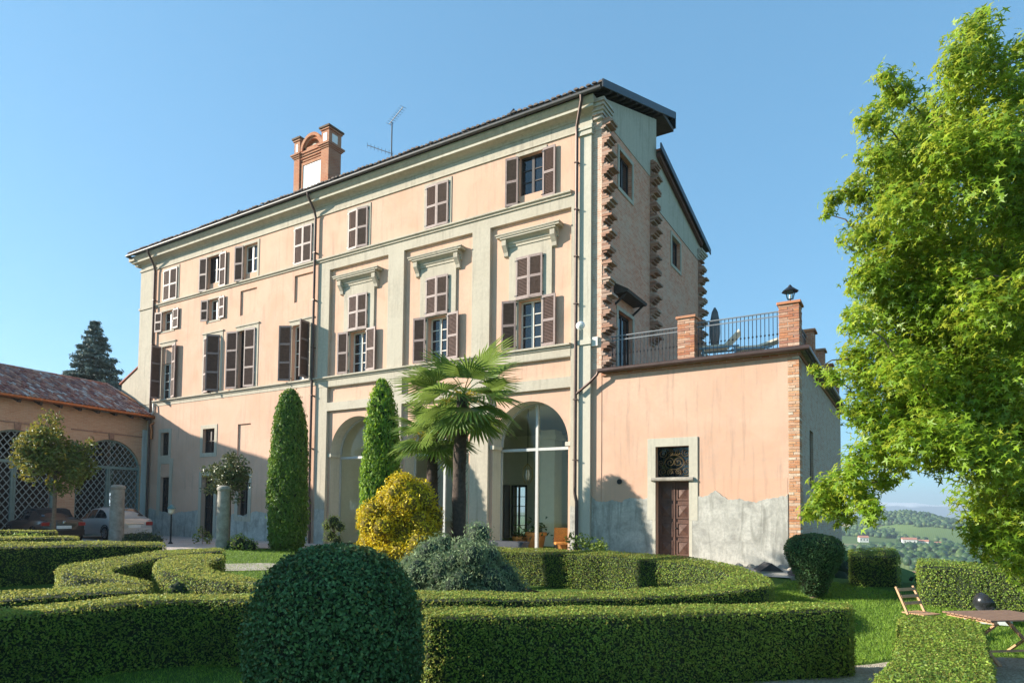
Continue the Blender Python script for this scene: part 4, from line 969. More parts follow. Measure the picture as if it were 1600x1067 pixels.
# gable upstand between barn roof and villa corner
b = MB().ext([(-37.9,6.5),(-36.05,6.5),(-36.05,9.15),(-37.75,8.35)], lambda p, q, t: (p, t, q), .0, .25); bp(b, 'upstand_wall', PALE)
bp(MB().ext([(-37.95,8.36),(-36.03,9.2),(-36.03,9.26),(-37.97,8.44)], lambda p, q, t: (p, t, q), -.05, .3), 'upstand_coping', TILEP)
# brick label moulding above the gates and pale pilaster by the villa
for c, hw in GATES:
    b = MB()
    for a0, a1 in ((c-hw-.05, c-.12), (c+.12, c+hw+.3)): b.ext([(a0,5.18),(a1,5.18),(a1,5.24),(a0,5.24)], SZt, -.002, .035)
    b.ext([(c-.12,4.9),(c+.12,4.9),(c+.15,5.24),(c-.15,5.24)], SZt, -.002, .05); bp(b, 'brick_moulding', plain('moulding_brick', (.34,.19,.13), .9, var=.3, scale=8))
b = MB().ext([(-.25,-.4),(.34,-.4),(.34,5.6),(-.25,5.6)], SZt, .0, .06); bp(b, 'corner_pilaster', stucco('blue_grey_plaster', (.50,.53,.50), (.56,.58,.54), (.40,.43,.42), .2))
# lattice gates: every slat its own piece
GRN = plain('grey_green_paint', (.20,.27,.245), .6, var=.12); LAT = plain('lattice_grey_paint', (.27,.31,.30), .6, var=.12)
def clip(poly, p, d):
    lo, hi = -1e9, 1e9; n = len(poly)
    for i in range(n):
        a = Vector(poly[i]); e = Vector(poly[(i+1) % n])-a; nrm = Vector((-e.y, e.x))       # inside is left of each edge
        den = nrm.dot(d); num = nrm.dot(a-p)
        if abs(den) < 1e-9:
            if nrm.dot(p-a) < 0: return None
            continue
        t = num/den
        if den > 0: lo = max(lo, t)
        else: hi = min(hi, t)
    return (lo, hi) if hi-lo > .12 else None
def strip(a, c, w, o0, o1):
    a = Vector(a); c = Vector(c); d = (c-a).normalized(); n = Vector((-d.y, d.x))*w/2
    return MB().ext([tuple(a-n), tuple(c-n), tuple(c+n), tuple(a+n)], SZt, o0, o1)
for gi, (c, hw) in enumerate(GATES):
    gt = root('lattice_gate', ('grey lattice carriage gate nearest the villa corner', 'grey lattice carriage gate at the left edge of the picture')[gi], 'gate', bw(c,-.2,0), 'lattice gates of the carriage house')
    l = low_arch(c, hw, 3.5, 1.4, 0); inner = low_arch(c, hw-.09, 3.5, 1.32, .1)
    b = MB()
    pts = l[2:]; pin = inner[2:]
    for k in range(len(pts)-1): b.ext([pts[k], pts[k+1], pin[k+1], pin[k]], SZt, -.2, -.1)
    for x0, x1 in ((c-hw, c-hw+.1), (c+hw-.1, c+hw), (c-.1, c-.01), (c+.01, c+.1)): b.ext(rectl(x0,x1,0,3.42), SZt, -.2, -.1)
    b.ext(rectl(c-hw,c+hw,3.42,3.56), SZt, -.21, -.09); b.ext(rectl(c-hw+.1,c-.1,0,.12), SZt, -.2, -.1); b.ext(rectl(c+.1,c+hw-.1,0,.12), SZt, -.2, -.1)
    b.build('gate_frame', GRN, gt)
    polys = [[(c-hw+.1,.12),(c-.1,.12),(c-.1,3.42),(c-hw+.1,3.42)], [(c+.1,.12),(c+hw-.1,.12),(c+hw-.1,3.42),(c+.1,3.42)], [(c-hw+.09,3.56),(c+hw-.09,3.56)]+[q for q in pin if q[1] > 3.58]]
    for poly in polys:
        for sg, o0 in ((1,-.165),(-1,-.145)):
            d = Vector((1, sg*1.25)).normalized(); nn = Vector((-d.y, d.x))
            ctr = Vector((sum(q[0] for q in poly)/len(poly), sum(q[1] for q in poly)/len(poly)))
            for k in range(-14, 15):
                p = ctr+nn*(k*.235); r = clip(poly, p, d)
                if r: strip(p+d*r[0], p+d*r[1], .036, o0, o0+.018).build('lattice_slat', LAT, gt)
# roof: boarding, rafters, tiles
EZ, RZ, RUN = 6.36, 8.3, 3.55; OV = .5
SL = (RZ-EZ)/(RUN+OV)
def rf_pt(s, dn, lift=0.):      # dn: horizontal distance from the ridge towards the front
    return Vector(bw(s, -RUN+dn, RZ-SL*dn))+Vector((0,0,lift))
S0, S1 = -.12, BL+.4
b = MB()
for dn0, dn1, sg in ((0,RUN+OV,1),):
    q = [rf_pt(S0,0,-.03), rf_pt(S1,0,-.03), rf_pt(S1,RUN+OV,-.03), rf_pt(S0,RUN+OV,-.03)]
    b.add(q+[v-Vector((0,0,.05)) for v in q], [(0,1,2,3),(7,6,5,4),(0,4,5,1),(1,5,6,2),(2,6,7,3),(3,7,4,0)])
q = [rf_pt(S0,0,-.03), rf_pt(S1,0,-.03), Vector(bw(S1,-7.3,RZ-SL*3.75)), Vector(bw(S0,-7.3,RZ-SL*3.75))]
b.add(q+[v-Vector((0,0,.05)) for v in q], [(0,3,2,1),(4,5,6,7),(0,4,5,1),(1,5,6,2),(2,6,7,3),(3,7,4,0)])
roofp = bp(b, 'roof', TILEP)
for k in range(10):
    s = .35+k*.9; a = rf_pt(s, RUN-.3, -.24); e = rf_pt(s, RUN+OV-.05, -.22); MB().bar(a, e, .13, .2).build('rafter_end', SOFFIT, roofp)
def tile_mesh(L, r0, r1):
    v = []; n = 5
    for (y, r) in ((0, r0), (L, r1)):
        for j in range(n+1): a = PI*j/n; v.append((r*math.cos(a), y, r*.75*math.sin(a)))
    return v, [(j, j+1, n+2+j, n+1+j) for j in range(n)]+[tuple(range(n+1))]
tv, tf = tile_mesh(.47, .092, .074)
TM = mkmesh('roof_tile', tv, tf, True); TM.materials.append(TILEP)
slope = math.atan(SL); ncol = int((S1-S0)/.205); nrow = 12
cand = []
rr = random.Random(8)
for c_ in range(ncol):
    for r_ in range(nrow):
        s = S0+.1+c_*.205+rr.uniform(-.012,.012); dn = .2+(RUN+OV-.1)*(r_+1)/nrow
        p = rf_pt(s, dn, .02+rr.uniform(0,.035)); cand.append((( p-CAM).length, s, dn, p, rr.uniform(-.05,.05)))
ydir = (rf_pt(0,0)-rf_pt(0,1)).normalized(); xdir = -BD; zdir = xdir.cross(ydir)
if zdir.z < 0: xdir = BD; zdir = xdir.cross(ydir)
def tile_M(p, tw):
    return Matrix.Translation(p) @ Matrix((xdir, ydir, zdir)).transposed().to_4x4() @ Matrix.Rotation(tw, 4, 'Z')
vis = [t for t in cand if t[1] < 8.2]; vis.sort(key=lambda t: t[0])
keep = set(id(t) for t in vis[:300]); rest = MB()
for t in cand:
    if id(t) in keep: obj('roof_tile', TM, TILEP, roofp, tile_M(t[3], t[4]))
    else:
        M = tile_M(t[3], t[4]); rest.add([M @ Vector(v) for v in tv], tf)
o = rest.build('more_roof_tiles', TILEP, roofp, True, raw=True); o['kind'] = 'stuff'
# ridge tiles, joined
b = MB(); k = 0; s = S0
while s < S1:
    M = Matrix.Translation(rf_pt(s, 0, .03)) @ Matrix((zdir.cross(Vector((0,0,1))).normalized()*0+BN, BD, Vector((0,0,1)))).transposed().to_4x4(); v2, f2 = tile_mesh(.46, .13, .115); b.add([M @ Vector(v) for v in v2], f2); s += .4
o = b.build('ridge_tiles', TILEP, roofp, True, raw=True); o['kind'] = 'stuff'
bp(MB().bar(rf_pt(S0+.05,0,.1), rf_pt(S0+.05,RUN+OV-.1,.1), .22, .03), 'flashing', COPPER)
smooth_by_angle(bp(MB().tube([rf_pt(S0-.05,RUN+OV+.06,-.05), rf_pt(S1,RUN+OV+.06,-.02)], .085, 10), 'gutter', COPPER), 50)
e = rf_pt(S0+.02,RUN+OV+.06,-.08)
smooth_by_angle(bp(MB().tube([e, e+Vector((0,0,-.12)), Vector((-34.42,-.2,5.85)), Vector((-34.40,-.13,5.6)), Vector((-34.40,-.13,5.1))], .06, 9), 'downpipe', COPPER), 50)
# ------------------------------------------------------------------ stone columns, lamp, furniture
def column(x, y, r, h, label, seed):
    rr = random.Random(seed); rt = root('stone_column', label, 'column', (x, y, gz(x,y)), 'broken stone columns in the forecourt')
    prof = [(r*1.02,-.1)]+[(r*(1.02-.12*k/12)*(1+rr.uniform(-.025,.025)), h*.93*k/12) for k in range(13)]
    smooth_by_angle(MB().lathe(prof, (x, y, gz(x,y)), 18).build('shaft', STONE, rt), 35)
    smooth_by_angle(MB().lathe([(r*.92,0),(r*1.02,.03),(r*1.05,.10),(r*.9,.16),(r*.55,.20)], (x, y, gz(x,y)+h*.931), 14).build('broken_top', STONE, rt), 30)
column(-29.0,-4.5,.29,2.42,'weathered stone column standing in front of the silver car',1)
column(-21.5,-4.6,.23,2.3,'weathered stone column standing before the small round-headed tree',2)
def lamp_post(x, y, label):
    z = gz(x,y); r = root('garden_lamp', label, 'lamp', (x, y, z))
    MB().lathe([(.09,0),(.09,.05),(.035,.12),(.03,1.2),(.05,1.23)], (x,y,z), 10).build('post', IRON, r)
    MB().lathe([(.05,0),(.11,.05),(.12,.2),(.1,.22)], (x,y,z+1.23), 10).build('globe', plain('frosted_glass', (.6,.55,.42), .3), r)
    MB().lathe([(.17,0),(.15,.05),(.07,.14),(.015,.18)], (x,y,z+1.452), 10).build('hood', plain('verdigris', (.10,.20,.20), .5, var=.2), r)
lamp_post(-25.8,-4.0,'low garden lamp post with a green hood in front of the shaded wall')
# folding chair
def fold_chair(x, y, rz, label):
    z = gz(x,y)+.02; r = root('folding_chair', label, 'chair', (x, y, z)); M = T(x, y, z, rz)
    # chair faces +x; back at -x
    for sy in (-.23,.23):
        MB().bar((-.27,sy,.90),(.16,sy,0),.035,.03).build('back_post', WOODL, r, M=M)
        MB().bar((.2,sy*.86,.46),(-.28,sy*.86,0),.035,.03).build('leg', WOODL, r, M=M)
    for k in range(3):
        t = .03+.155*k; pz = .90-.05-.115*k; px = -.27+.43*(.90-pz)/.90
        MB().mbox(Matrix.Translation((px+.02,0,pz)) @ Matrix.Rotation(-.44, 4, 'Y'), .016, .44, .055).build('back_slat', WOODL, r, M=M)
    for k in range(5): MB().box(-.17+k*.085,-.17+k*.085+.07,-.22,.22,.45,.468).build('seat_slat', WOODL, r, M=M)
    MB().bar((.1,-.23,.22),(.1,.23,.22),.025).build('stretcher', WOODL, r, M=M)
fold_chair(.12,-5.65,math.radians(-35),'brown wooden folding chair behind the clipped hedge at right')
# folding table with slatted top and crossed legs
def fold_table(c, rz, label, w=1.25, d=.92):
    z = gz(c[0],c[1])+.018; r = root('folding_table', label, 'table', (c[0],c[1],z)); M = T(c[0],c[1],z,rz); h = .70
    n = 11
    for k in range(n):
        y = -d/2+d*(k+.5)/n; MB().bbox(-w/2,w/2,y-d/n/2+.006,y+d/n/2-.006,h-.022,h,.004).build('top_slat', WOODG, r, M=M)
    for sx in (-.42,.42):
        MB().box(sx*w-.03,sx*w+.03,-d/2+.02,d/2-.02,h-.065,h-.024).build('batten', WOODL, r, M=M)
    for sx in (-1,1):
        x = sx*w*.36
        MB().bar((x,-d*.42,h-.07),(x,d*.42,0),.06,.028).build('leg', WOODL, r, M=M)
        MB().bar((x-.035*sx,d*.42,h-.07),(x-.035*sx,-d*.42,0),.06,.028).build('leg', WOODL, r, M=M)
    MB().bar((-w*.36,-d*.22,.18),(w*.36,-d*.22,.18),.03).build('stretcher', WOODL, r, M=M); MB().bar((-w*.36,d*.3,.56),(w*.36,d*.3,.56),.03).build('stretcher', WOODL, r, M=M)
fold_table((1.2,-6.5),math.radians(40),'brown slatted wooden folding table on the gravel at the right edge')
# black rounded floodlight lying on a pale slab by the hedge
fx_, fy_ = 1.18,-3.95; fz_ = gz(fx_,fy_)
fl = root('garden_floodlight', 'black rounded garden floodlight on a pale slab against the right hedge', 'floodlight', (fx_,fy_,fz_))
MB().bbox(fx_-.42,fx_+.42,fy_-.25,fy_+.25,fz_,fz_+.14,.03).build('slab', plain('pale_slab', (.55,.58,.58), .7, var=.1), fl)
BLK = plain('black_gloss', (.02,.022,.025), .22, var=.1)
smooth_by_angle(MB().lathe([(.02,-.16),(.12,-.13),(.18,-.04),(.2,.05),(.185,.1),(.16,.1)], n=18).build('housing', BLK, fl, M=T(fx_,fy_,fz_+.36,.5,1,0,.9)), 60)
MB().lathe([(.16,0),(.16,.01)], n=18).build('lens', GLASS, fl, M=T(fx_,fy_,fz_+.36,.5,1,0,.9) @ Matrix.Translation((0,0,.095)))
for s_ in (-.27,.27): MB().bar((fx_,fy_+s_,fz_+.14),(fx_,fy_+s_*.8,fz_+.36),.03).build('bracket', IRON, fl)
# planter and furniture at the third arch
pl = root('slate_trough', 'long dark slate trough standing before the right-hand arch', 'planter', (-11.6,-.8,0))
MB().ext([(-.72,.0),(.62,.0),(.85,.5),(-.95,.5)], lambda p, q, t: (-11.7+p, -.95+t, q+gz(-11.7,-1)), 0, .45).build('trough', plain('dark_slate_trough', (.05,.055,.07), .5, var=.2), pl)
CLAY = plain('terracotta_orange', (.62,.25,.06), .6, var=.2)
def pot(x, y, z, s, label, m=CLAY):
    r = root('pot', label, 'pot', (x, y, z), 'terracotta pots inside the right-hand arch'); smooth_by_angle(MB().lathe([(.16*s,0),(.24*s,.42*s),(.27*s,.42*s),(.27*s,.5*s),(.23*s,.5*s)], (x,y,z), 16).build('pot', m, r), 35)
    P = np.array([(x, y, z+.55*s)])+rng.normal(size=(60,3))*np.array((.16,.16,.14))*s; obj('foliage', leaf_mesh('foliage', P, np.tile((0,0,1.),(60,1)), .16*s, 'oval', 1.0, .4), POTG, r)['kind'] = 'stuff'
POTG = leafmat('pot_plant_leaves', [(0, (.03,.07,.02)), (1, (.07,.13,.03))])
pot(-11.75,1.5,-.01,1.5,'large orange terracotta pot left of the arch mullion'); pot(-12.5,1.6,-.01,1.1,'smaller terracotta pot with plant by the arch pier'); pot(-10.6,1.4,-.01,.9,'small terracotta pot near the right side of the arch')
OR = plain('orange_wicker', (.60,.22,.04), .6, var=.3, scale=30, bump=.4)
def wicker_chair(x, y, rz, label):
    r = root('wicker_chair', label, 'chair', (x,y,-.01), 'orange wicker chairs inside the arch'); M = T(x,y,-.01,rz)
    MB().bbox(-.26,.26,-.26,.26,.38,.46,.03).build('seat', OR, r, M=M); MB().ext([(-.26,.46),(.26,.46),(.23,.95),(-.23,.95)], lambda p, q, t: (p,t,q), .22, .27).build('backrest', OR, r, M=M)
    for sx in (-.22,.22):
        for sy in (-.22,.22): MB().bar((sx,sy,0),(sx,sy,.38),.04).build('leg', DARKW, r, M=M)
wicker_chair(-10.4,.95,.6,'orange wicker chair close to the right pier of the arch'); wicker_chair(-10.9,2.1,-1.2,'orange wicker chair deeper inside the arch')
tb = root('round_table', 'small dark round table between the orange wicker chairs', 'table', (-10.4,1.7,0)); MB().lathe([(.25,0),(.04,.04),(.04,.7),(.42,.71),(.42,.74)], (-10.4,1.7,-.01), 18).build('table', DARKW, tb)
# hanging lantern in the arch
hl_ = root('hanging_lantern', 'brass glass lantern hanging inside the right-hand arch', 'lantern', (-13.0,3.0,2.6))
b = MB().tube([(-13.0,3.0,5.6),(-13.0,3.0,3.4)], .012, 5); b.build('chain', IRON, hl_)
b = MB()
for k in range(6):
    a = 2*PI*k/6; b.tube([(-13.0,3,3.4),(-13.0+.2*math.cos(a),3+.2*math.sin(a),3.2),(-13.0+.22*math.cos(a),3+.22*math.sin(a),2.85),(-13.0+.1*math.cos(a),3+.1*math.sin(a),2.6)], .014, 5)
b.build('frame', plain('brass', (.5,.36,.13), .35, metal=.8), hl_); MB().lathe([(.06,0),(.1,.2),(.06,.4)], (-13.0,3,2.75), 8).build('candle_glass', WHITEP, hl_)
# wall notice in the first arch
nb = root('notice_board', 'pale notice board fixed inside the left-hand arch', 'board', (-19.6,REC+.5,2)); 
MB().bbox(-20.75,-20.2,2.2,2.26,1.9,2.7,.01).build('board', WHITEP, nb); MB().bbox(-20.6,-20.35,2.14,2.2,1.5,2.2,.02).build('box', GUTG, nb)
# birds on the eave
def bird(x, label):
    z = 15.33; r = root('bird', label, 'bird', (x,-.6,z)); bk = plain('dark_feathers', (.03,.03,.035), .7) if 'dark_feathers' not in bpy.data.materials else bpy.data.materials['dark_feathers']
    mb_ = MB().tube([(x-.17,-.6,z+.04),(x-.08,-.6,z+.08),(x+.02,-.6,z+.11),(x+.07,-.6,z+.17),(x+.1,-.6,z+.21),(x+.14,-.6,z+.205)], [.008,.04,.06,.04,.035,.006], 8); smooth_by_angle(mb_.build('body', bk, r), 80)
    for s_ in (-.02,.02): MB().bar((x,-.6+s_,z-.02),(x,-.6+s_,z+.07),.012).build('leg', bk, r)
bird(-26.9,'small dark bird perched on the eave left of the chimney'); bird(-11.7,'small dark bird perched on the eave near the brick end')

# ------------------------------------------------------------------ cars
TYRE = plain('tyre_rubber', (.02,.02,.02), .8, var=.1); RIM = plain('alloy_rim', (.6,.6,.62), .3, metal=.9); CGL = plain('car_glass', (.015,.02,.025), .05, spec=.8)
REDL = plain('tail_light', (.30,.012,.01), .35); PLATE = plain('number_plate', (.75,.75,.72), .5); CHR = plain('chrome_trim', (.7,.7,.72), .2, metal=1.)
def car_paint(name, c, metal=.4):
    m, nt, N, L, b = nodes(name); b.inputs['Base Color'].default_value = (*c, 1); b.inputs['Roughness'].default_value = .32; b.inputs['Metallic'].default_value = metal; b.inputs['Coat Weight'].default_value = .8; b.inputs['Coat Roughness'].default_value = .05; return m
# station: x from rear (0) to front, half width, bottom, belt height, roof height, roof half width
def car(name, x, y, rz, st, paint, top, label, win, soft=False):
    r = root(name, label, 'car', (x, y, 0), 'cars parked by the carriage house'); M = T(x, y, .02, rz)
    V = []; n = 15
    def sec(s):
        X, w, zb, zl, zr, wr = s
        half = [(0,zb),(w*.6,zb),(w*.93,zb+.03),(w,zb+.16),(w*1.01,(zb+zl)/2+.06),(w*.985,zl-.05),(w*.95,zl),(wr*1.0+(w*.95-wr)*.12,zr-(zr-zl)*.12),(wr*.9,zr-.015),(wr*.5,zr+.012)]
        full = half+[(0,zr+.02)]+[(-a, z) for a, z in reversed(half[1:])]
        return [(X, a, z) for a, z in full]
    secs = [sec(s) for s in st]; k = len(secs[0])
    F = []
    for i, s in enumerate(secs):
        V += s
        if i:
            for j in range(k): F.append(((i-1)*k+j, (i-1)*k+(j+1) % k, i*k+(j+1) % k, i*k+j))
    F.append(tuple(range(k))); F.append(tuple(len(V)-k+j for j in reversed(range(k))))
    bo = smooth_by_angle(obj('body', MB().add(V, F).mesh('body'), paint, r, M), 38)
    # side glass between stations, following the cabin
    for (i0, t0, i1, t1) in win['side']:
        for sg in (1, -1):
            def at(i, t, zf):
                a, c = st[i], st[min(i+1, len(st)-1)]; m_ = [p+(q-p)*t for p, q in zip(a, c)]; X, w, zb, zl, zr, wr = m_
                y0, z0 = w*.95, zl; y1, z1 = wr+(w*.95-wr)*.12, zr-(zr-zl)*.12
                return (X, sg*(y0+(y1-y0)*zf+.012), z0+(z1-z0)*zf)
            q = [at(i0,t0,.08), at(i1,t1,.08), at(i1,max(0,t1-win.get('lean',.0)),.93), at(i0,min(1,t0+win.get('lean',.0)),.93)]
            MB().add(q, [(0,1,2,3)]).build('side_window', CGL, r, M=M)
    for nm, pts in win['flat']: MB().add(pts, [tuple(range(len(pts)))]).build(nm, CGL, r, M=M)
    L_ = st[-1][0]; W_ = max(s[1] for s in st)
    for wx in win['wheels']:
        for sg in (1, -1):
            MW = M @ Matrix.Translation((wx, sg*(W_-.09), .315)) @ Matrix.Rotation(-sg*PI/2, 4, 'X')
            wh = smooth_by_angle(obj('wheel', MB().lathe([(.2,-.09),(.29,-.1),(.315,-.06),(.315,.06),(.29,.1),(.2,.095)], n=22).mesh('wheel'), TYRE, r, MW), 40)
            b = MB().lathe([(.05,.10),(.05,.112)], n=10)
            for q in range(7):
                a = 2*PI*q/7; b.bar((.03*math.cos(a),.03*math.sin(a),.098),(.2*math.cos(a),.2*math.sin(a),.098),.05,.02)
            b.tube([(.2*math.cos(2*PI*q/18),.2*math.sin(2*PI*q/18),.09) for q in range(19)], .015, 5, False); b.build('rim', RIM, wh, M=MW)
            MB().tube([(wx+.36*math.cos(a), sg*(W_+.004), .315+.36*math.sin(a)) for a in [PI*q/12 for q in range(13)]], .022, 5).build('wheel_arch', TYRE, r, M=M)
    for nm, m, bx in win['boxes']: MB().bbox(*bx, .015).build(nm, m, r, M=M)
    return r
SILVER = car_paint('silver_paint', (.50,.50,.49), .3); BLACKP = car_paint('dark_plum_paint', (.018,.012,.014), .0); WHITEC = car_paint('white_car_paint', (.75,.72,.68), .1)
SOFT = plain('soft_top_fabric', (.022,.02,.02), .9, var=.2)
# saloon-backed silver hatch: rear at x=0 pointing +x forward
st_s = [(0,.70,.32,.80,.82,.5),(.06,.80,.27,.92,.95,.6),(.35,.84,.24,.97,1.03,.64),(.62,.865,.22,.95,1.20,.60),(1.15,.875,.2,.94,1.42,.59),(1.9,.88,.2,.93,1.46,.6),(2.6,.88,.2,.91,1.41,.58),(3.25,.875,.2,.90,1.0,.66),(3.9,.84,.22,.80,.84,.6),(4.25,.72,.28,.62,.66,.5),(4.33,.6,.34,.5,.54,.4)]
rw = [(.64,-.54,1.20),(.64,.54,1.20)]
win_s = {'side':[(3,.35,4,.95),(4,.98,5,.95),(5,.99,6,.75)], 'lean':.12, 'wheels':[.78,3.45],
  'flat':[('rear_window', [(.40,-.60,1.075),(.40,.60,1.075),(.98,.50,1.385),(.98,-.50,1.385)])],
  'boxes':[('tail_light', REDL, (-.02,.2,-.80,-.50,.66,.82)), ('tail_light', REDL, (-.02,.2,.50,.80,.66,.82)), ('number_plate', PLATE, (-.035,.0,-.27,.27,.56,.67)), ('chrome_strip', CHR, (-.03,.0,-.4,.4,.72,.76)), ('bumper', SILVER, (-.07,.1,-.76,.76,.3,.52)), ('exhaust_trim', TYRE, (-.05,.1,-.6,.6,.2,.29))]}
car('silver_car', -29.55, -3.45, PI-.03, st_s, SILVER, None, 'silver car parked nearest the villa, rear towards the lawn', win_s)
st_d = [(0,.66,.34,.74,.78,.5),(.06,.76,.28,.86,.92,.6),(.3,.82,.24,.93,.98,.64),(.75,.85,.22,.92,1.02,.62),(1.15,.86,.2,.9,1.32,.58),(1.75,.865,.2,.88,1.38,.58),(2.35,.865,.2,.87,1.30,.57),(2.85,.86,.2,.88,.95,.66),(3.6,.83,.22,.80,.84,.6),(4.0,.72,.28,.62,.66,.5),(4.08,.6,.34,.5,.54,.4)]
win_d = {'side':[(4,.3,5,.5),(5,.55,6,.75)], 'lean':.14, 'wheels':[.72,3.2],
  'flat':[('rear_window', [(.80,-.52,1.06),(.80,.52,1.06),(1.08,.47,1.27),(1.08,-.47,1.27)])],
  'boxes':[('tail_light', REDL, (-.03,.12,-.78,-.52,.70,.84)), ('tail_light', REDL, (-.03,.12,.52,.78,.70,.84)), ('number_plate', PLATE, (-.04,.0,-.27,.27,.58,.70)), ('badge', CHR, (-.035,.0,-.05,.05,.80,.88)), ('bumper', BLACKP, (-.08,.1,-.74,.74,.3,.54)), ('exhaust_trim', TYRE, (-.05,.1,-.5,.5,.2,.29))]}
dk = car('dark_convertible', -29.4, -6.35, PI-.06, st_d, BLACKP, SOFT, 'dark plum convertible with black soft top parked between silver and white cars', win_d)
MB().ext([(1.0,.98),(.82,1.06),(1.12,1.335),(1.5,1.405),(1.9,1.41),(2.36,1.33),(2.5,1.2),(2.3,1.24),(1.9,1.32),(1.3,1.28)], lambda p, q, t: (p,t,q), -.6, .6).build('soft_top', SOFT, dk, M=T(-29.4,-6.35,.02,PI-.06))
car('white_car', -29.3, -9.75, PI-.05, st_s, WHITEC, None, 'white car cut off by the left edge of the picture', win_s)
# ------------------------------------------------------------------ vegetation
MAPLE = [(0.75, -9.85, 7.44, 0.33), (0.59, -10.17, 6.97, 0.29), (0.94, -9.42, 7.22, 0.37), (1.19, -9.69, 6.65, 0.36), (1.24, -9.85, 7.17, 0.17), (0.62, -9.58, 6.82, 0.37), (0.3, -8.82, 7.07, 0.38), (-0.06, -9.27, 7.3, 0.28), (-0.2, -9.51, 7.47, 0.16), (-0.32, -10.17, 6.55, 0.24), (0.06, -9.64, 6.28, 0.38), (-0.29, -10.06, 6.09, 0.29), (0.45, -10.07, 5.96, 0.43), (0.91, -9.92, 6.06, 0.42), (1.26, -9.49, 5.85, 0.43), (-0.58, -9.47, 6.0, 0.25), (-0.84, -9.74, 5.85, 0.14), (-0.21, -9.38, 5.86, 0.4), (0.28, -8.99, 5.9, 0.48), (0.71, -9.84, 5.44, 0.43), (1.21, -9.31, 5.29, 0.44), (-0.5, -9.74, 5.26, 0.29), (-0.1, -9.36, 5.14, 0.47), (0.5, -8.72, 5.24, 0.49), (1.1, -8.29, 5.08, 0.49), (1.34, -9.61, 4.37, 0.42), (-0.47, -9.71, 4.66, 0.26), (-0.11, -9.41, 4.51, 0.43), (0.39, -9.4, 4.35, 0.46), (0.82, -9.73, 4.03, 0.43), (1.29, -8.88, 3.93, 0.45), (-0.52, -10.31, 3.99, 0.24), (-0.24, -9.14, 3.89, 0.44), (0.17, -8.83, 3.82, 0.49), (0.66, -9.11, 3.62, 0.46), (1.1, -9.29, 3.21, 0.44), (-0.51, -9.31, 3.44, 0.3), (-0.85, -9.92, 3.39, 0.15), (-1.07, -9.69, 3.54, 0.09), (-0.13, -9.15, 3.26, 0.44), (0.3, -9.38, 3.02, 0.46), (0.78, -9.25, 2.84, 0.45), (1.31, -8.58, 2.72, 0.47), (-0.35, -9.74, 2.76, 0.3), (0.07, -10.14, 2.46, 0.36), (-0.52, -9.97, 2.29, 0.25), (-0.18, -9.17, 2.31, 0.3), (0.52, -10.08, 2.33, 0.34), (0.91, -9.83, 2.22, 0.42), (-0.88, -9.79, 1.89, 0.26), (-0.53, -9.98, 1.8, 0.26), (-1.09, -10.01, 1.62, 0.15), (-0.74, -9.87, 1.55, 0.17), (-0.28, -9.77, 2.01, 0.18), (0.92, -8.01, 1.8, 0.45), (1.19, -9.35, 1.77, 0.43), (0.72, -9.21, 1.37, 0.2), (0.99, -9.44, 1.26, 0.31), (1.44, -8.35, 1.2, 0.38), (0.28, -9.78, 2.18, 0.16), (0.84, -9.59, 7.86, 0.11), (-0.89, -9.85, 5.61, 0.09), (3.62, -4.77, 4.98, 0.63), (2.16, -8.33, 7.47, 0.51), (4.46, -6.7, 3.96, 0.51), (3.21, -6.8, 7.18, 0.55), (2.37, -5.51, 3.84, 0.63), (6.5, -2.72, 3.63, 0.64), (2.36, -5.43, 7.23, 0.65), (5.71, -3.4, 6.24, 0.64), (4.01, -6.7, 2.67, 0.52), (2.36, -8.42, 4.9, 0.49), (3.18, -7.02, 1.72, 0.53), (1.8, -8.77, 7.44, 0.49), (4.64, -6.48, 5.66, 0.52), (2.21, -7.26, 1.57, 0.54), (2.37, -8.83, 7.1, 0.47), (2.27, -8.35, 3.47, 0.49), (1.92, -8.26, 4.74, 0.51), (5.91, -4.91, 7.74, 0.56), (5.77, -3.2, 6.31, 0.65), (3.7, -6.66, 6.65, 0.54), (1.91, -8.29, 5.19, 0.51), (5.35, -5.1, 2.67, 0.56), (1.91, -8.37, 6.25, 0.51), (3.12, -5.33, 7.53, 0.63), (2.91, -5.33, 9.09, 0.64), (3.95, -6.27, 1.53, 0.54), (5.96, -3.71, 4.15, 0.61), (4.16, -7.46, 4.56, 0.48), (3.09, -4.97, 2.44, 0.63), (5.84, -4.41, 6.4, 0.59), (5.57, -3.87, 4.25, 0.62), (4.22, -5.17, 4.04, 0.59), (3.39, -4.56, 2.06, 0.64), (2.52, -5.05, 1.66, 0.64), (1.26, -6.6, 7.42, 0.57), (0.23, -7.34, 3.35, 0.55), (0.17, -7.6, 6.72, 0.55), (1.04, -6.53, 4.38, 0.57), (0.46, -7.06, 7.61, 0.57), (0.04, -8.25, 3.6, 0.52), (1.45, -6.34, 4.21, 0.57), (0.91, -7.59, 3.62, 0.52), (1.24, -6.55, 6.18, 0.57), (1.35, -6.96, 5.4, 0.55), (0.12, -7.71, 7.25, 0.55), (0.86, -7.06, 3.78, 0.55), (0.3, -7.29, 5.96, 0.56), (0.99, -6.85, 7.53, 0.57), (1.47, -6.94, 7.02, 0.55), (0.65, -7.62, 4.02, 0.53), (0.46, -6.89, 5.52, 0.57), (0.23, -7.59, 6.93, 0.55), (1.52, -6.97, 5.19, 0.54), (1.4, -7.5, 4.0, 0.52), (1.51, -7.23, 6.42, 0.53), (1.51, -6.49, 5.74, 0.56)]
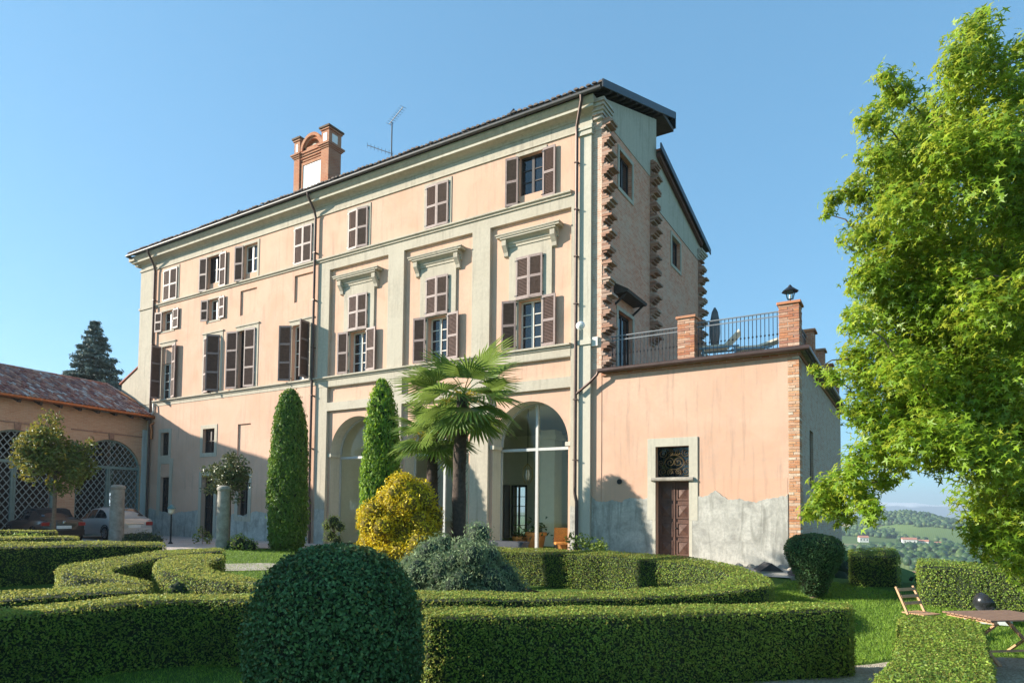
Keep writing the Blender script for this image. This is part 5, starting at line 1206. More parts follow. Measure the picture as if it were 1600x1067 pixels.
MAPLE = MAPLE[:62] + [(-0.53, -9.78, 2.94, 0.29), (-0.28, -9.74, 2.51, 0.3), (-0.61, -10.28, 2.03, 0.24), (-0.92, -9.34, 1.68, 0.21), (-0.41, -10.33, 1.6, 0.17), (-0.98, -9.93, 1.8, 0.19), (-0.63, -9.22, 3.74, 0.27), (-0.05, -10.09, 3.38, 0.36), (0.24, -9.19, 3.39, 0.43), (0.01, -9.21, 2.89, 0.38), (0.34, -9.87, 2.55, 0.38), (0.71, -9.12, 2.52, 0.43), (1.01, -8.45, 2.57, 0.48), (1.21, -8.68, 2.16, 0.46), (1.03, -8.35, 1.62, 0.39), (1.22, -9.1, 1.46, 0.4), (0.85, -9.19, 1.21, 0.24), (1.2, -9.15, 0.98, 0.28), (1.24, -8.63, 2.97, 0.47), (0.56, -8.47, 4.13, 0.49), (0.18, -9.22, 4.17, 0.43), (-0.27, -9.22, 4.41, 0.39), (-0.35, -9.89, 4.75, 0.3), (0.19, -9.01, 4.84, 0.46), (-0.02, -10.14, 5.33, 0.37), (0.59, -9.44, 4.55, 0.45), (1.22, -8.47, 4.48, 0.48), (-1.2, -9.72, 1.55, 0.1)] + MAPLE[62:]
HEDGE_L = leafmat('hedge_leaves', [(0, (.06,.13,.018)), (.5, (.19,.325,.038)), (.93, (.36,.49,.07)), (1, (.48,.40,.12))], trans=.38, rough=.5, dead=.35)
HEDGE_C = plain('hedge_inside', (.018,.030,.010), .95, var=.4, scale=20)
BOX_L = leafmat('dark_holly_leaves', [(0, (.03,.085,.03)), (.6, (.075,.165,.055)), (.975, (.13,.24,.08)), (1, (.40,.25,.06))], trans=.08, rough=.6, spec=.2)
CYP_L = leafmat('cypress_leaves', [(0, (.06,.13,.016)), (.6, (.12,.23,.026)), (1, (.22,.33,.04))], trans=.2)
CYP2_L = leafmat('golden_cypress_leaves', [(0, (.09,.19,.015)), (.6, (.19,.35,.025)), (1, (.32,.46,.04))], trans=.25)
YEL_L = leafmat('golden_leaves', [(0, (.14,.15,.012)), (.12, (.60,.46,.015)), (.7, (.88,.69,.018)), (1, (.92,.76,.05))], trans=.25, tcol=(.9,.62,.02))
ROS_L = leafmat('grey_green_leaves', [(0, (.15,.23,.10)), (.6, (.27,.37,.18)), (1, (.42,.50,.30))], trans=.15, rough=.7)
MAP_L = leafmat('star_leaves', [(0, (.075,.155,.012)), (.45, (.18,.32,.02)), (.9, (.31,.46,.035)), (1, (.48,.50,.06))], trans=.45, rough=.42)
OLI_L = leafmat('glossy_small_tree_leaves', [(0, (.045,.085,.018)), (.6, (.11,.17,.035)), (.96, (.20,.29,.06)), (1, (.46,.34,.05))], trans=.2, rough=.5, spec=.3)
OLI2_L = leafmat('dull_small_tree_leaves', [(0, (.045,.075,.025)), (.6, (.10,.14,.045)), (1, (.20,.20,.08))], trans=.15, rough=.4)
SPR_L = leafmat('blue_spruce_needles', [(0, (.07,.12,.115)), (.6, (.13,.20,.19)), (1, (.23,.31,.29))], trans=.1)
BUSH_L = leafmat('bush_leaves', [(0, (.07,.13,.02)), (.6, (.16,.25,.04)), (1, (.32,.40,.08))], trans=.3)
DARK_L = leafmat('dark_shrub_leaves', [(0, (.012,.025,.012)), (1, (.035,.06,.02))], trans=.1)
GRASS_L = leafmat('grass_blades', [(0, (.12,.23,.022)), (.6, (.20,.34,.035)), (1, (.30,.42,.06))], trans=.3)
PALM_L = leafmat('palm_leaves', [(0, (.06,.12,.02)), (.7, (.13,.22,.035)), (1, (.24,.32,.07))], trans=.35, rough=.35, spec=.5)
BARK = plain('bark', (.16,.115,.08), .95, var=.35, scale=9, bump=.7)
def stuff(o): o['kind'] = 'stuff'; return o

# ---- clipped hedges
def inside(px, py, poly):
    r = np.zeros(len(px), bool); n = len(poly)
    for i in range(n):
        x0, y0 = poly[i]; x1, y1 = poly[(i+1) % n]
        c = ((y0 > py) != (y1 > py)) & (px < (x1-x0)*(py-y0)/(y1-y0+1e-12)+x0); r ^= c
    return r
def area(poly): return .5*sum(poly[i][0]*poly[(i+1) % len(poly)][1]-poly[(i+1) % len(poly)][0]*poly[i][1] for i in range(len(poly)))
def round_poly(poly, it=2):
    for _ in range(it):
        q = []
        for i in range(len(poly)):
            a = poly[i]; b = poly[(i+1) % len(poly)]; d = math.hypot(b[0]-a[0], b[1]-a[1]); t = min(.25, .12/d) if d > 0 else .25
            q += [(a[0]+(b[0]-a[0])*t, a[1]+(b[1]-a[1])*t), (a[0]+(b[0]-a[0])*(1-t), a[1]+(b[1]-a[1])*(1-t))]
        poly = q
    return poly
def hedge(label, poly, h, dens, size, group='clipped box hedges of the parterre', fuzz=.015, tdens=None, lm=None):
    if area(poly) < 0: poly = poly[::-1]
    poly = round_poly(poly)
    cx = sum(p[0] for p in poly)/len(poly); cy = sum(p[1] for p in poly)/len(poly)
    r = root('hedge', label, 'hedge', (cx, cy, gz(cx, cy)), group)
    # dark twiggy inside
    ins = []
    n = len(poly)
    nrm = []
    for i in range(n):
        a = Vector(poly[i-1]); b = Vector(poly[i]); c = Vector(poly[(i+1) % n]); e = (c-a).normalized(); nrm.append((e.y, -e.x))
    core = [(poly[i][0]-nrm[i][0]*.045, poly[i][1]-nrm[i][1]*.045) for i in range(n)]
    bm = bmesh.new(); vb = [bm.verts.new((x, y, gz(x, y)-.05)) for x, y in core]; vt = [bm.verts.new((x, y, 0)) for x, y in core]
    for i in range(n): bm.faces.new((vb[i], vb[(i+1) % n], vt[(i+1) % n], vt[i]))
    ft = bm.faces.new(vt); ft.normal_update(); bmesh.ops.triangulate(bm, faces=[ft], ngon_method='EAR_CLIP')
    for v in vt: v.co.z = gz(v.co.x, v.co.y)+h-.055
    bmesh.ops.recalc_face_normals(bm, faces=bm.faces)
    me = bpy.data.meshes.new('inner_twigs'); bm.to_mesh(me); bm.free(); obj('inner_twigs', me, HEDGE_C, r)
    P = []; N_ = []
    for i in range(n):
        a = np.array(poly[i]); b = np.array(poly[(i+1) % n]); L = np.hypot(*(b-a)); k = int(dens*L*h)+rng.integers(0, 2)
        if k < 1: continue
        t = rng.random(k); xy = a+(b-a)*t[:, None]; e = (b-a)/L; nn = np.array((e[1], -e[0]))
        # low-frequency unevenness of the clipped face
        wob = .02*np.sin(xy[:, 0]*2.3+xy[:, 1]*3.1)+.014*np.sin(xy[:, 0]*7.1-xy[:, 1]*5.3)
        off = rng.normal(size=k)*fuzz+wob+(rng.random(k) < .02)*rng.random(k)*.07
        z = rng.random(k)*h*1.0; xy = xy+nn*off[:, None]-nn*(np.clip(z-(h-.05), 0, .05)*.8)[:, None]
        P.append(np.column_stack([xy, gh(xy[:, 0], xy[:, 1])+z])); N_.append(np.tile((nn[0], nn[1], .25), (k, 1)))
    A = abs(area(poly)); k = int((tdens or dens)*A); px = np.array([p[0] for p in poly]); py = np.array([p[1] for p in poly])
    bb = (px.max()-px.min())*(py.max()-py.min()); kk = int(k*bb/max(A, .01))
    x = rng.uniform(px.min(), px.max(), kk); y = rng.uniform(py.min(), py.max(), kk); m = inside(x, y, poly); x = x[m]; y = y[m]
    z = gh(x, y)+h+rng.normal(size=len(x))*fuzz*.55+.012*np.sin(x*3.3+y*2.1)
    P.append(np.column_stack([x, y, z])); N_.append(np.tile((0, 0, 1.), (len(x), 1)))
    P = np.concatenate(P); N_ = np.concatenate(N_)
    stuff(obj('foliage', leaf_mesh('foliage', P, N_, size*(.7+.6*rng.random(len(P))), 'oval', .75, .62), lm or HEDGE_L, r))
    return r
ring = [(-14.4,-9.45),(-14.75,-9.95),(-14.7,-10.6),(-14.15,-11.25),(-13.45,-11.67),(-12.75,-11.84),(-12.03,-11.78),(-11.0,-11.75),(-10.4,-11.6),(-9,-11.45),(-8,-11.25),(-6.6,-10.75),(-5.24,-9.8),(-4.35,-9.0),(-3.5,-8.1),(-2.75,-7.15),(-2.3,-6.3),(-2.35,-5.6),(-2.65,-5.05),(-3.35,-4.2),(-4.2,-3.7),(-5.9,-3.35),(-7.7,-3.35),(-8.9,-3.4),(-11.2,-3.5),
 (-11.2,-4.1),(-8.5,-4.0),(-6.65,-3.95),(-4.9,-4.3),(-4.0,-4.65),(-3.3,-5.2),(-3.05,-5.8),(-3.2,-6.3),(-3.9,-7.2),(-4.8,-8.2),(-5.6,-9.05),(-7.2,-9.9),(-8.5,-10.45),(-10,-10.85),(-11.1,-10.97),(-12.25,-10.95),(-12.95,-10.8),(-13.45,-10.45),(-13.75,-10.1),(-14.0,-9.7)]
hedge('long oval clipped hedge ringing the palms and the golden shrub', ring, .9, 1500, .038)
hedge('nearest clipped hedge running right from the round dark bush to the lawn', [(-.71,-8.67),(-1.72,-9.65),(-3.09,-11.02),(-4.47,-12.05),(-5.37,-12.8),(-5.85,-12.21),(-4.82,-11.48),(-3.38,-10.25),(-1.86,-8.85),(-.82,-8.05)], 1.0, 2500, .036)
hedge('nearest clipped hedge curving off to the left of the round dark bush', [(-9.4,-17.2),(-9.5,-16.2),(-9.64,-15.77),(-9.68,-15.04),(-9.61,-14.25),(-9.21,-13.52),(-8.47,-13.07),(-7.6,-12.9),(-7.6,-12.3),(-8.94,-12.6),(-9.63,-13.25),(-10.18,-13.94),(-10.21,-14.81),(-10.2,-15.57),(-10.06,-16.02),(-10.0,-17.2)], 1.0, 2300, .037)
hedge('narrow clipped hedge second from the front at the left edge', [(-11.6,-16.8),(-11.58,-15.06),(-11.45,-14.26),(-11.16,-12.99),(-11.7,-12.95),(-12.07,-13.28),(-12.02,-14.0),(-12.29,-14.8),(-12.3,-16.8)], .9, 1500, .036)
hedge('zigzag clipped hedge bending back in a point at the left', [(-13.75,-13.35),(-14.3,-13.1),(-14.66,-12.24),(-15.5,-10.4),(-15.55,-8.8),(-15.1,-8.85),(-14.95,-10.2),(-14.5,-11.2),(-13.6,-12.5),(-13.0,-12.7),(-11.75,-12.62),(-11.75,-12.93),(-13.2,-13.3)], .9, 1300, .036)
hedge('long straight clipped hedge before the stone columns at left', [(-16.4,-9.7),(-16.95,-11.57),(-17.2,-13.0),(-17.3,-15.5),(-18.1,-15.5),(-17.95,-12.8),(-17.6,-11.3),(-17.0,-9.5)], .9, 1100, .04)
hedge('low far hedge in front of the dark convertible', [(-28.5,-10.5),(-28.3,-8.9),(-27.2,-7.6),(-27.8,-7.3),(-28.9,-8.6),(-29.1,-10.5)], .6, 700, .05)
hedge('low far hedge just behind the long straight one at left', [(-25,-11.5),(-24.9,-10.2),(-24.9,-9.1),(-23.7,-8.5),(-24.3,-8.1),(-25.6,-8.9),(-25.7,-11.5)], .5, 700, .05)
BOUND = 'boundary hedges at the edge of the hill'
hedge('square clipped hedge block beside the heart-shaped topiary', [(-1.2,-2.0),(-.2,-1.72),(-.3,-1.0),(-1.35,-1.25)], .74, 1700, .036, BOUND)
hedge('long clipped boundary hedge behind the wooden table at right', [(.1,-3.1),(1.86,-3.45),(5.5,-4.0),(5.6,-3.3),(1.9,-2.75),(.12,-2.4)], .86, 1700, .036, BOUND)
hedge('nearest clipped hedge at the right with its sunlit top, before the chair', [(-.15,-7.0),(.4,-6.88),(.9,-7.05),(.84,-8.5),(.76,-9.95),(.71,-11.21),(.6,-13),(-.4,-13),(-.33,-11.91),(-.27,-11.25),(-.16,-10.37),(-.13,-8.69)], .7, 3000, .036)

# ---- surfaces of revolution covered in leaves
def lathe_leaves(prof, c, dens, jit, bumps=0., seed=0):
    P = []; N_ = []; r2 = np.random.default_rng(seed+5)
    ph = r2.uniform(0, 6, 8)
    for (r0, z0), (r1, z1) in zip(prof[:-1], prof[1:]):
        L = math.hypot(r1-r0, z1-z0); k = int(dens*L*PI*(r0+r1)); 
        if k < 1: continue
        t = r2.random(k); a = r2.uniform(0, 2*PI, k); r = r0+(r1-r0)*t; z = z0+(z1-z0)*t
        w = bumps*(np.sin(3*a+ph[0]+z*2)+.7*np.sin(5*a+ph[1]-z*3.7)+.6*np.sin(9*a+ph[2]+z*6.1))
        r = r*(1+w)+r2.normal(size=k)*jit
        nr = np.array(((z1-z0)/L, -(r1-r0)/L))
        P.append(np.column_stack([c[0]+r*np.cos(a), c[1]+r*np.sin(a), c[2]+z+r2.normal(size=k)*jit*.5])); N_.append(np.column_stack([np.cos(a)*nr[0], np.sin(a)*nr[0], np.full(k, nr[1])]))
    return np.concatenate(P), np.concatenate(N_)
def shape(name, label, cat, c, prof, dens, size, mat, jit=.03, bumps=.02, asp=.6, tilt=.7, coremat=HEDGE_C, group=None, trunk=None, up=None, kind='oval', shrink=.94, seed=0):
    r = root(name, label, cat, c, group)
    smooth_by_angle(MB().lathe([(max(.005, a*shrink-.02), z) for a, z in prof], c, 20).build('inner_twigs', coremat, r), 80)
    P, N_ = lathe_leaves(prof, c, dens, jit, bumps, seed)
    stuff(obj('foliage', leaf_mesh('foliage', P, N_, size*(.65+.7*rng.random(len(P))), kind, tilt, asp, up=up), mat, r))
    if trunk: smooth_by_angle(MB().tube(*trunk, 10).build('trunk', BARK, r), 60)
    return r
sp_prof = [(.78,0),(.88,.35),(.92,.75),(.915,1.05),(.865,1.35),(.75,1.62),(.56,1.83),(.31,1.95),(.0,1.99)]
shape('round_bush', 'big dark glossy round-topped bush in the foreground', 'bush', (-5.42,-14.22,-.82), sp_prof, 3000, .045, BOX_L, .03, .012, .6, .8)
c1p = [(.42,0),(.56,.3),(.63,1.1),(.635,2.2),(.60,3.4),(.53,4.5),(.43,5.25),(.29,5.75),(.10,6.0)]
c1 = (-19.8,-3.1,gz(-19.8,-3.1)-.02)
shape('cypress', 'dark clipped columnar cypress on the left lawn', 'cypress', c1, c1p, 1000, .13, CYP_L, .05, .045, .42, .5, trunk=([(c1[0],c1[1],c1[2]-.1),(c1[0],c1[1],c1[2]+.6)],[.12,.11]), up=((0,0,1.),.5), group='columnar cypresses before the villa', seed=1)
c2 = (-14.6,-3.7,gz(-14.6,-3.7)-.02)
c2p = [(.30,0),(.46,.4),(.53,1.2),(.54,2.4),(.51,3.5),(.43,4.6),(.32,5.3),(.2,5.75),(.06,6.05)]
shape('cypress', 'lighter green pointed cypress just left of the golden shrub', 'cypress', c2, c2p, 1100, .13, CYP2_L, .06, .055, .4, .5, trunk=([(c2[0],c2[1],c2[2]-.1),(c2[0],c2[1],c2[2]+.6)],[.1,.09]), up=((0,0,1.),.5), group='columnar cypresses before the villa', seed=2)
tz = gz(-1.88,-3.1)
shape('topiary', 'dark heart-shaped clipped topiary on a short stem by the wing corner', 'topiary', (-1.88,-3.1,tz), [(.14,.06),(.24,.14),(.34,.4),(.50,.75),(.60,1.0),(.61,1.15),(.54,1.3),(.36,1.41),(.0,1.46)], 2400, .04, BOX_L, .02, .01, .6, .7, trunk=([(-1.88,-3.1,tz-.05),(-1.88,-3.1,tz+.2)],[.1,.08]))
# golden shrub, uneven
def clump_bush(name, label, cat, blobs, per, size, mat, group=None, asp=.5, tilt=.9, core=True, shell=.5, kind='oval', stems=None, coremat=HEDGE_C, up=None):
    x = sum(b[0] for b in blobs)/len(blobs); y = sum(b[1] for b in blobs)/len(blobs)
    r = root(name, label, cat, (x, y, gz(x, y)), group)
    if core:
        mb = MB()
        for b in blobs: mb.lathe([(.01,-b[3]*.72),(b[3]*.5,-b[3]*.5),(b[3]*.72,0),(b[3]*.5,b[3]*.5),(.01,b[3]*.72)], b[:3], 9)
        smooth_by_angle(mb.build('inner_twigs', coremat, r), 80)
    P, N_ = blob_points(blobs, per, shell)
    keep = P[:, 2] > gh(P[:, 0], P[:, 1])+.02
    P = P[keep]; N_ = N_[keep]
    stuff(obj('foliage', leaf_mesh('foliage', P, N_, size*(.6+.8*rng.random(len(P))), kind, tilt, asp, up=up), mat, r))
    if stems:
        for s in stems: smooth_by_angle(MB().tube(*s, 7).build('stem', BARK, r), 60)
    return r
rr = np.random.default_rng(2); yb = []
for k in range(100):
    a = rr.uniform(0, 2*PI); q = rr.random()**.4*1.0; z = rr.uniform(.0, 2.65); zz = max(0, (z-1.2)/1.45)
    q *= math.sqrt(max(.05, 1-zz*zz))
    yb.append((-10.3+q*math.cos(a), -7.5+q*math.sin(a), -.5+z, rr.uniform(.24,.36)))
yb += [(-10.3,-7.5,z_,.62) for z_ in (.0,.5,1.0,1.45)]
clump_bush('golden_shrub', 'bright golden-yellow leafy shrub in front of the palms', 'shrub', yb, 4300, .07, YEL_L, asp=.5, core=True, coremat=plain('golden_inside', (.16,.12,.012), .95, var=.3))
# grey-green shrub spilling over its rust-brown planter
rb_ = []
for k in range(95):
    a = rr.uniform(0, 2*PI); q = rr.random()**.5; x = q*math.cos(a); y = q*math.sin(a); top = 1.6*math.sqrt(max(0, 1-q*q*.9))*(1+.15*math.sin(x*5+y*3))
    rb_.append((-7.8+x*1.32, -8.78+y*1.0, -.5+top*rr.uniform(.4, 1.0), rr.uniform(.22,.34)))
clump_bush('rosemary_shrub', 'wide grey-green feathery shrub growing in front of the palm trunk', 'shrub', rb_, 6500, .08, ROS_L, asp=.16, tilt=.9, up=((0,0,1.2),.7), coremat=plain('grey_green_inside', (.03,.045,.026), .95, var=.3))
plr = root('rust_planter', 'rust-brown planter edge showing at the right of the grey-green shrub', 'planter', (-7.75,-8.75,-.8))
smooth_by_angle(MB().lathe([(1.5,0),(1.53,.68),(1.47,.70),(1.43,.55)], (-7.52,-8.62,gz(-7.52,-8.62)-.02), 32).build('ring', plain('rusted_steel', (.13,.06,.035), .8, var=.3, scale=6, bump=.2), plr), 40)
# round-headed small trees
def ball_tree(label, c, rad, mat, n, size, seed, zg, flat=1.0, per=900, trunk_r=.07):
    r2 = np.random.default_rng(seed); r = root('round_headed_tree', label, 'tree', (c[0], c[1], zg), 'small round-headed trees in the forecourt')
    bl = []
    for k in range(n):
        d = r2.normal(size=3); d /= np.linalg.norm(d); q = rad*(.25+.62*r2.random()); bl.append((c[0]+d[0]*q, c[1]+d[1]*q, c[2]+d[2]*q*flat, rad*r2.uniform(.2,.36)))
    mb = MB().tube([(c[0],c[1],zg-.1),(c[0]+.03,c[1],zg+.5*(c[2]-zg)),(c[0],c[1],c[2]-rad*.3)], [trunk_r*1.15,trunk_r,trunk_r*.8], 9)
    smooth_by_angle(mb.build('trunk', BARK, r), 60)
    mb = MB()
    for b in bl[::2]: mb.tube([(c[0],c[1],c[2]-rad*.55),((c[0]+b[0])/2,(c[1]+b[1])/2,(c[2]+b[2])/2-.05),b[:3]], [.035,.025,.012], 5)
    mb.build('limbs', BARK, r)
    P, N_ = blob_points(bl, per, .3)
    stuff(obj('crown', leaf_mesh('crown', P, N_, size*(.6+.8*rng.random(len(P))), 'oval', .9, .5), mat, r)); return r
ball_tree('round-headed glossy tree with yellowing leaves before the dark convertible', (-28.1,-7.3,3.45), 1.42, OLI_L, 60, .15, 1, 0, 1.05, 950)
ball_tree('sparse dull-leaved round-headed tree behind the second stone column', (-22.3,-3.8,2.68), 1.03, OLI2_L, 46, .13, 2, 0, .95, 850, .05)
# blue spruce behind the carriage house
spr = root('blue_spruce', 'blue-green spruce rising behind the carriage house roof', 'spruce', (-49.2,3.9,0))
smooth_by_angle(MB().tube([(-49.2,3.9,-.2),(-49.2,3.9,14.4)], [.28,.03], 8).build('trunk', BARK, spr), 60)
SP = []; SN = []; mb = MB(); r2 = np.random.default_rng(9)
for lv in range(34):
    z = 3.2+11.3*lv/33; R = (15.0-z)*.42+.12; nb = int(6+R*3.0)
    for k in range(nb):
        a = r2.uniform(0, 2*PI); rl = R*r2.uniform(.72, 1.12); dz = -.12*rl+.10*rl; tipz = z-.22*rl+.1*rl*rl/max(R,.3)*.8
        mb.tube([(-49.2,3.9,z),(-49.2+rl*math.cos(a),3.9+rl*math.sin(a),tipz)], [.035,.01], 4)
        m = int(26+55*rl); t = r2.random(m)**.7; w = (.10+.22*(1-t))*min(1,rl*.6+.25)
        px = -49.2+rl*t*math.cos(a)-np.sin(a)*w*r2.normal(size=m); py = 3.9+rl*t*math.sin(a)+np.cos(a)*w*r2.normal(size=m); pz = z+(tipz-z)*t+r2.normal(size=m)*.07-.05
        SP.append(np.column_stack([px, py, pz])); SN.append(np.tile((math.cos(a)*.5, math.sin(a)*.5, .8), (m, 1)))
mb.build('limbs', BARK, spr); SP = np.concatenate(SP); SN = np.concatenate(SN)
stuff(obj('crown', leaf_mesh('crown', SP, SN, .26*(.6+.8*rng.random(len(SP))), 'oval', .7, .28), SPR_L, spr))
# small plants
SM = 'small shrubs by the villa wall'
clump_bush('small_bush', 'low yellow-green bush beside the second stone column', 'bush', [(-20.9,-4.3,.15,.4),(-20.5,-4.2,.1,.36),(-21.2,-4.4,.05,.32),(-20.7,-4.5,.27,.3)], 1500, .1, BUSH_L, SM)
clump_bush('small_bush', 'low dark bush beside the silver car', 'bush', [(-27.6,-4.3,.12,.4),(-27.1,-4.2,.14,.42),(-26.8,-4.0,.08,.34),(-28.0,-4.5,.1,.35)], 1200, .1, OLI2_L, SM)
clump_bush('sapling', 'thin young sapling left of the second stone column', 'sapling', [(-24.8,-3.3,.55,.22),(-24.5,-3.2,.3,.22),(-25.1,-3.3,.25,.2),(-24.7,-3.1,.1,.2)], 900, .12, OLI_L, SM, core=False, stems=[([(-24.8,-3.25,-.1),(-24.8,-3.25,.7)],.015)])
clump_bush('cloud_pruned_shrub', 'cloud-pruned shrub standing before the left-hand arch', 'shrub', [(-19.4,-1.2,.98,.34),(-19.7,-1.25,.85,.24),(-19.05,-1.2,.8,.24),(-19.45,-1.3,.45,.3),(-19.15,-1.25,.3,.24)], 2600, .06, BUSH_L, SM, stems=[([(-19.4,-1.2,-.1),(-19.35,-1.2,.4),(-19.4,-1.2,.9)],.04)])
clump_bush('small_bush', 'loose leafy bush at the joint of villa and wing', 'bush', [(-8.9,-.95,.35,.36),(-8.4,-1.0,.3,.4),(-8.0,-1.0,.2,.36),(-8.65,-1.0,.65,.28),(-9.1,-1.0,.7,.2),(-8.1,-1.05,.5,.28)], 900, .12, BUSH_L, SM, core=False, shell=.2)
clump_bush('small_bush', 'small pale round bush in front of the oval hedge at left', 'bush', [(-11.8,-12.2,-.3,.34),(-11.75,-12.2,-.02,.26),(-12.0,-12.3,-.25,.26),(-11.6,-12.1,-.25,.26)], 3200, .06, BUSH_L, SM)
clump_bush('small_bush', 'dark leafy shrub rising behind the long boundary hedge', 'bush', [(1.3,.6,-.15,.6),(2.2,.4,-.1,.7),(3.1,.2,.0,.7),(.9,.7,-.5,.5),(1.7,.5,.2,.35),(4,0,0,.7)], 420, .24, DARK_L, SM)
clump_bush('small_bush', 'dark leafy plant in the gap between the boundary hedges', 'bush', [(.0,-1.2,-.2,.28),(-.08,-1.3,-.45,.3)], 900, .14, DARK_L, SM, core=False)
clump_bush('small_bush', 'dark blue-green shrub in the shade behind the heart-shaped topiary', 'bush', [(-1.75,.8,-.3,.45),(-1.7,1.0,.0,.4),(-1.9,.9,.3,.3)], 700, .12, DARK_L, SM)
# two plants growing in the gap at the dark convertible hedge
clump_bush('small_bush', 'loose bright tuft between the low far hedges at left', 'bush', [(-26.0,-9.2,.35,.3),(-25.8,-8.8,.3,.3),(-26.2,-9.5,.3,.26)], 900, .12, BUSH_L, SM, core=False)

# ---- palms
def fan(Lp, Lb, seed):
    Lb *= 1.12
    r2 = random.Random(seed); mb = MB()
    mb.tube([(0,0,0),(Lp*.5,0,.03),(Lp,0,0)], [.018,.013,.01], 5)
    n = 25
    for k in range(n):
        a = math.radians(-100+200*(k+.5)/n); L = Lb*(.70+.30*math.cos(a*.75))*r2.uniform(.93,1.05); w = .026+.010*math.cos(a)
        d = Vector((math.cos(a), math.sin(a), 0)); s = Vector((-d.y, d.x, 0)); o = Vector((Lp, 0, 0)); sag = r2.uniform(.02,.12)
        p0 = o+d*.03; p1 = o+d*L*.5+Vector((0,0,.05*(1-abs(a)/2))); p2 = o+d*L*.82-Vector((0,0,sag*.35)); p3 = o+d*L-Vector((0,0,sag))
        up_ = Vector((0,0,.018))
        mb.add([p0+s*.004, p0-s*.004, p1+s*w+up_, p1, p1-s*w+up_, p2+s*w*.7, p2-up_*.3, p2-s*w*.7, p3], [(0,2,3),(0,3,1),(1,3,4),(2,5,6,3),(3,6,7,4),(5,8,6),(6,8,7)])
    me = mb.raw('frond'); at = me.attributes.new('rnd', 'FLOAT', 'POINT'); r3 = np.random.default_rng(seed); at.data.foreach_set('value', r3.random(len(me.vertices)).astype(np.float32)); me.materials.append(PALM_L); return me
def palm(label, base, top, r0, nf, Lp, Lb, seed, grp='fan palms inside the oval hedge'):
    r2 = random.Random(seed); r = root('palm_tree', label, 'palm', base, grp)
    b = Vector(base); t = Vector(top); pts = [b.lerp(t, k/14)+Vector((.06*math.sin(k*.4),.03*math.cos(k*.5),0)) for k in range(15)]
    tr = smooth_by_angle(MB().tube(pts, [r0*(1.15-.35*k/14)*(1+r2.uniform(-.07,.07)) for k in range(15)], 12).build('trunk', plain('palm_fibre_%d' % seed, (.075,.052,.04), .95, var=.4, scale=14, bump=.8), r), 70)
    sp = MB()
    for k in range(240):
        q = r2.random(); p = b.lerp(t, q); a = r2.uniform(0, 6.28); rr_ = r0*(1.12-.35*q); d = Vector((math.cos(a), math.sin(a), 0)); s = Vector((-d.y, d.x, 0)); L = r2.uniform(.06,.17)
        sp.add([p+d*rr_*.8+s*.03, p+d*rr_*.8-s*.03, p+d*(rr_+L*.55)+Vector((0,0,L))], [(0,1,2)])
    o = stuff(sp.build('leaf_stubs', bpy.data.materials['palm_fibre_%d' % seed], tr, raw=True))
    meshes = [fan(Lp*f, Lb*f, seed*10+i) for i, f in enumerate((1.0,.92,.85))]
    for k in range(nf):
        q = (k+.5)/nf; el = math.radians(52-84*q**.9+r2.uniform(-13,13)); az = k*2.39996+r2.uniform(-.2,.2)
        M = Matrix.Translation(t+Vector((0,0,.12-.22*q))) @ Matrix.Rotation(az, 4, 'Z') @ Matrix.Rotation(-el, 4, 'Y') @ Matrix.Rotation(r2.uniform(-.35,.35), 4, 'X') @ Matrix.Rotation(.22, 4, 'Y')
        obj('frond', meshes[k % 3], PALM_L, r, M)
    P = []
    for k in range(7):
        a = 6.28*k/7+.4; 
        for j in range(70): q = r2.random(); P.append(t+Vector((math.cos(a),math.sin(a),0))*(.16+.42*q)+Vector((0,0,.02+.1*math.sin(q*3)-.16*q))+Vector((r2.gauss(0,.04),r2.gauss(0,.04),r2.gauss(0,.04))))
    stuff(obj('flower_heads', leaf_mesh('flower_heads', [tuple(p) for p in P], np.tile((0,0,1.),(len(P),1)), .05, 'oval', 1.5, .7), leafmat('palm_flowers_%d' % seed, [(0, (.45,.30,.03)), (1, (.68,.50,.08))], trans=.2), r))
palm('tall fan palm with a dark shaggy trunk behind the grey-green shrub', (-9.62,-6.35,gz(-9.6,-6.35)-.05), (-9.38,-6.42,4.35), .175, 27, .80, .95, 3)
palm('shorter fan palm just behind and left of the tall one', (-10.95,-5.6,gz(-10.95,-5.6)-.05), (-11.02,-5.5,3.55), .17, 22, .6, .8, 4)

# ---- star-leaved tree at the right
mt = root('sweetgum_tree', 'star-leaved bright green tree overhanging from the right edge', 'tree', (3.4,-7.2,gz(3.4,-7.2)))
tp = [(3.4,-7.2,-.9),(3.38,-7.2,1.0),(3.3,-7.25,3.0),(3.2,-7.3,5.5),(3.0,-7.4,8.2)]
smooth_by_angle(MB().tube(tp, [.24,.2,.17,.12,.05], 12).build('trunk', BARK, mt), 60)
mb = MB()
tk = Vector((3.3,-7.25,4.5)); cen = [Vector(q[:3]) for q in MAPLE]
def tdist(v): return math.hypot(v.x-3.3, v.y+7.25)+max(0, 2.2-v.z)*.8
for i, b in enumerate(cen):
    up_ = [c for c in cen if tdist(c) < tdist(b)-.15]
    if up_: a = min(up_, key=lambda c: (c-b).length)
    else: a = Vector((3.3,-7.25,max(1.5,min(7.8,b.z-.8))))
    th = .012+.02*max(0, 1-tdist(b)/4.5)
    mb.tube([a, a.lerp(b,.5)+Vector((.04*math.sin(i*3.1),.04*math.cos(i*1.7),.06)), b], [th, th*.75, th*.4], 5)
mb.build('limbs', BARK, mt)
P, N_ = blob_points(MAPLE, 4300, .12)
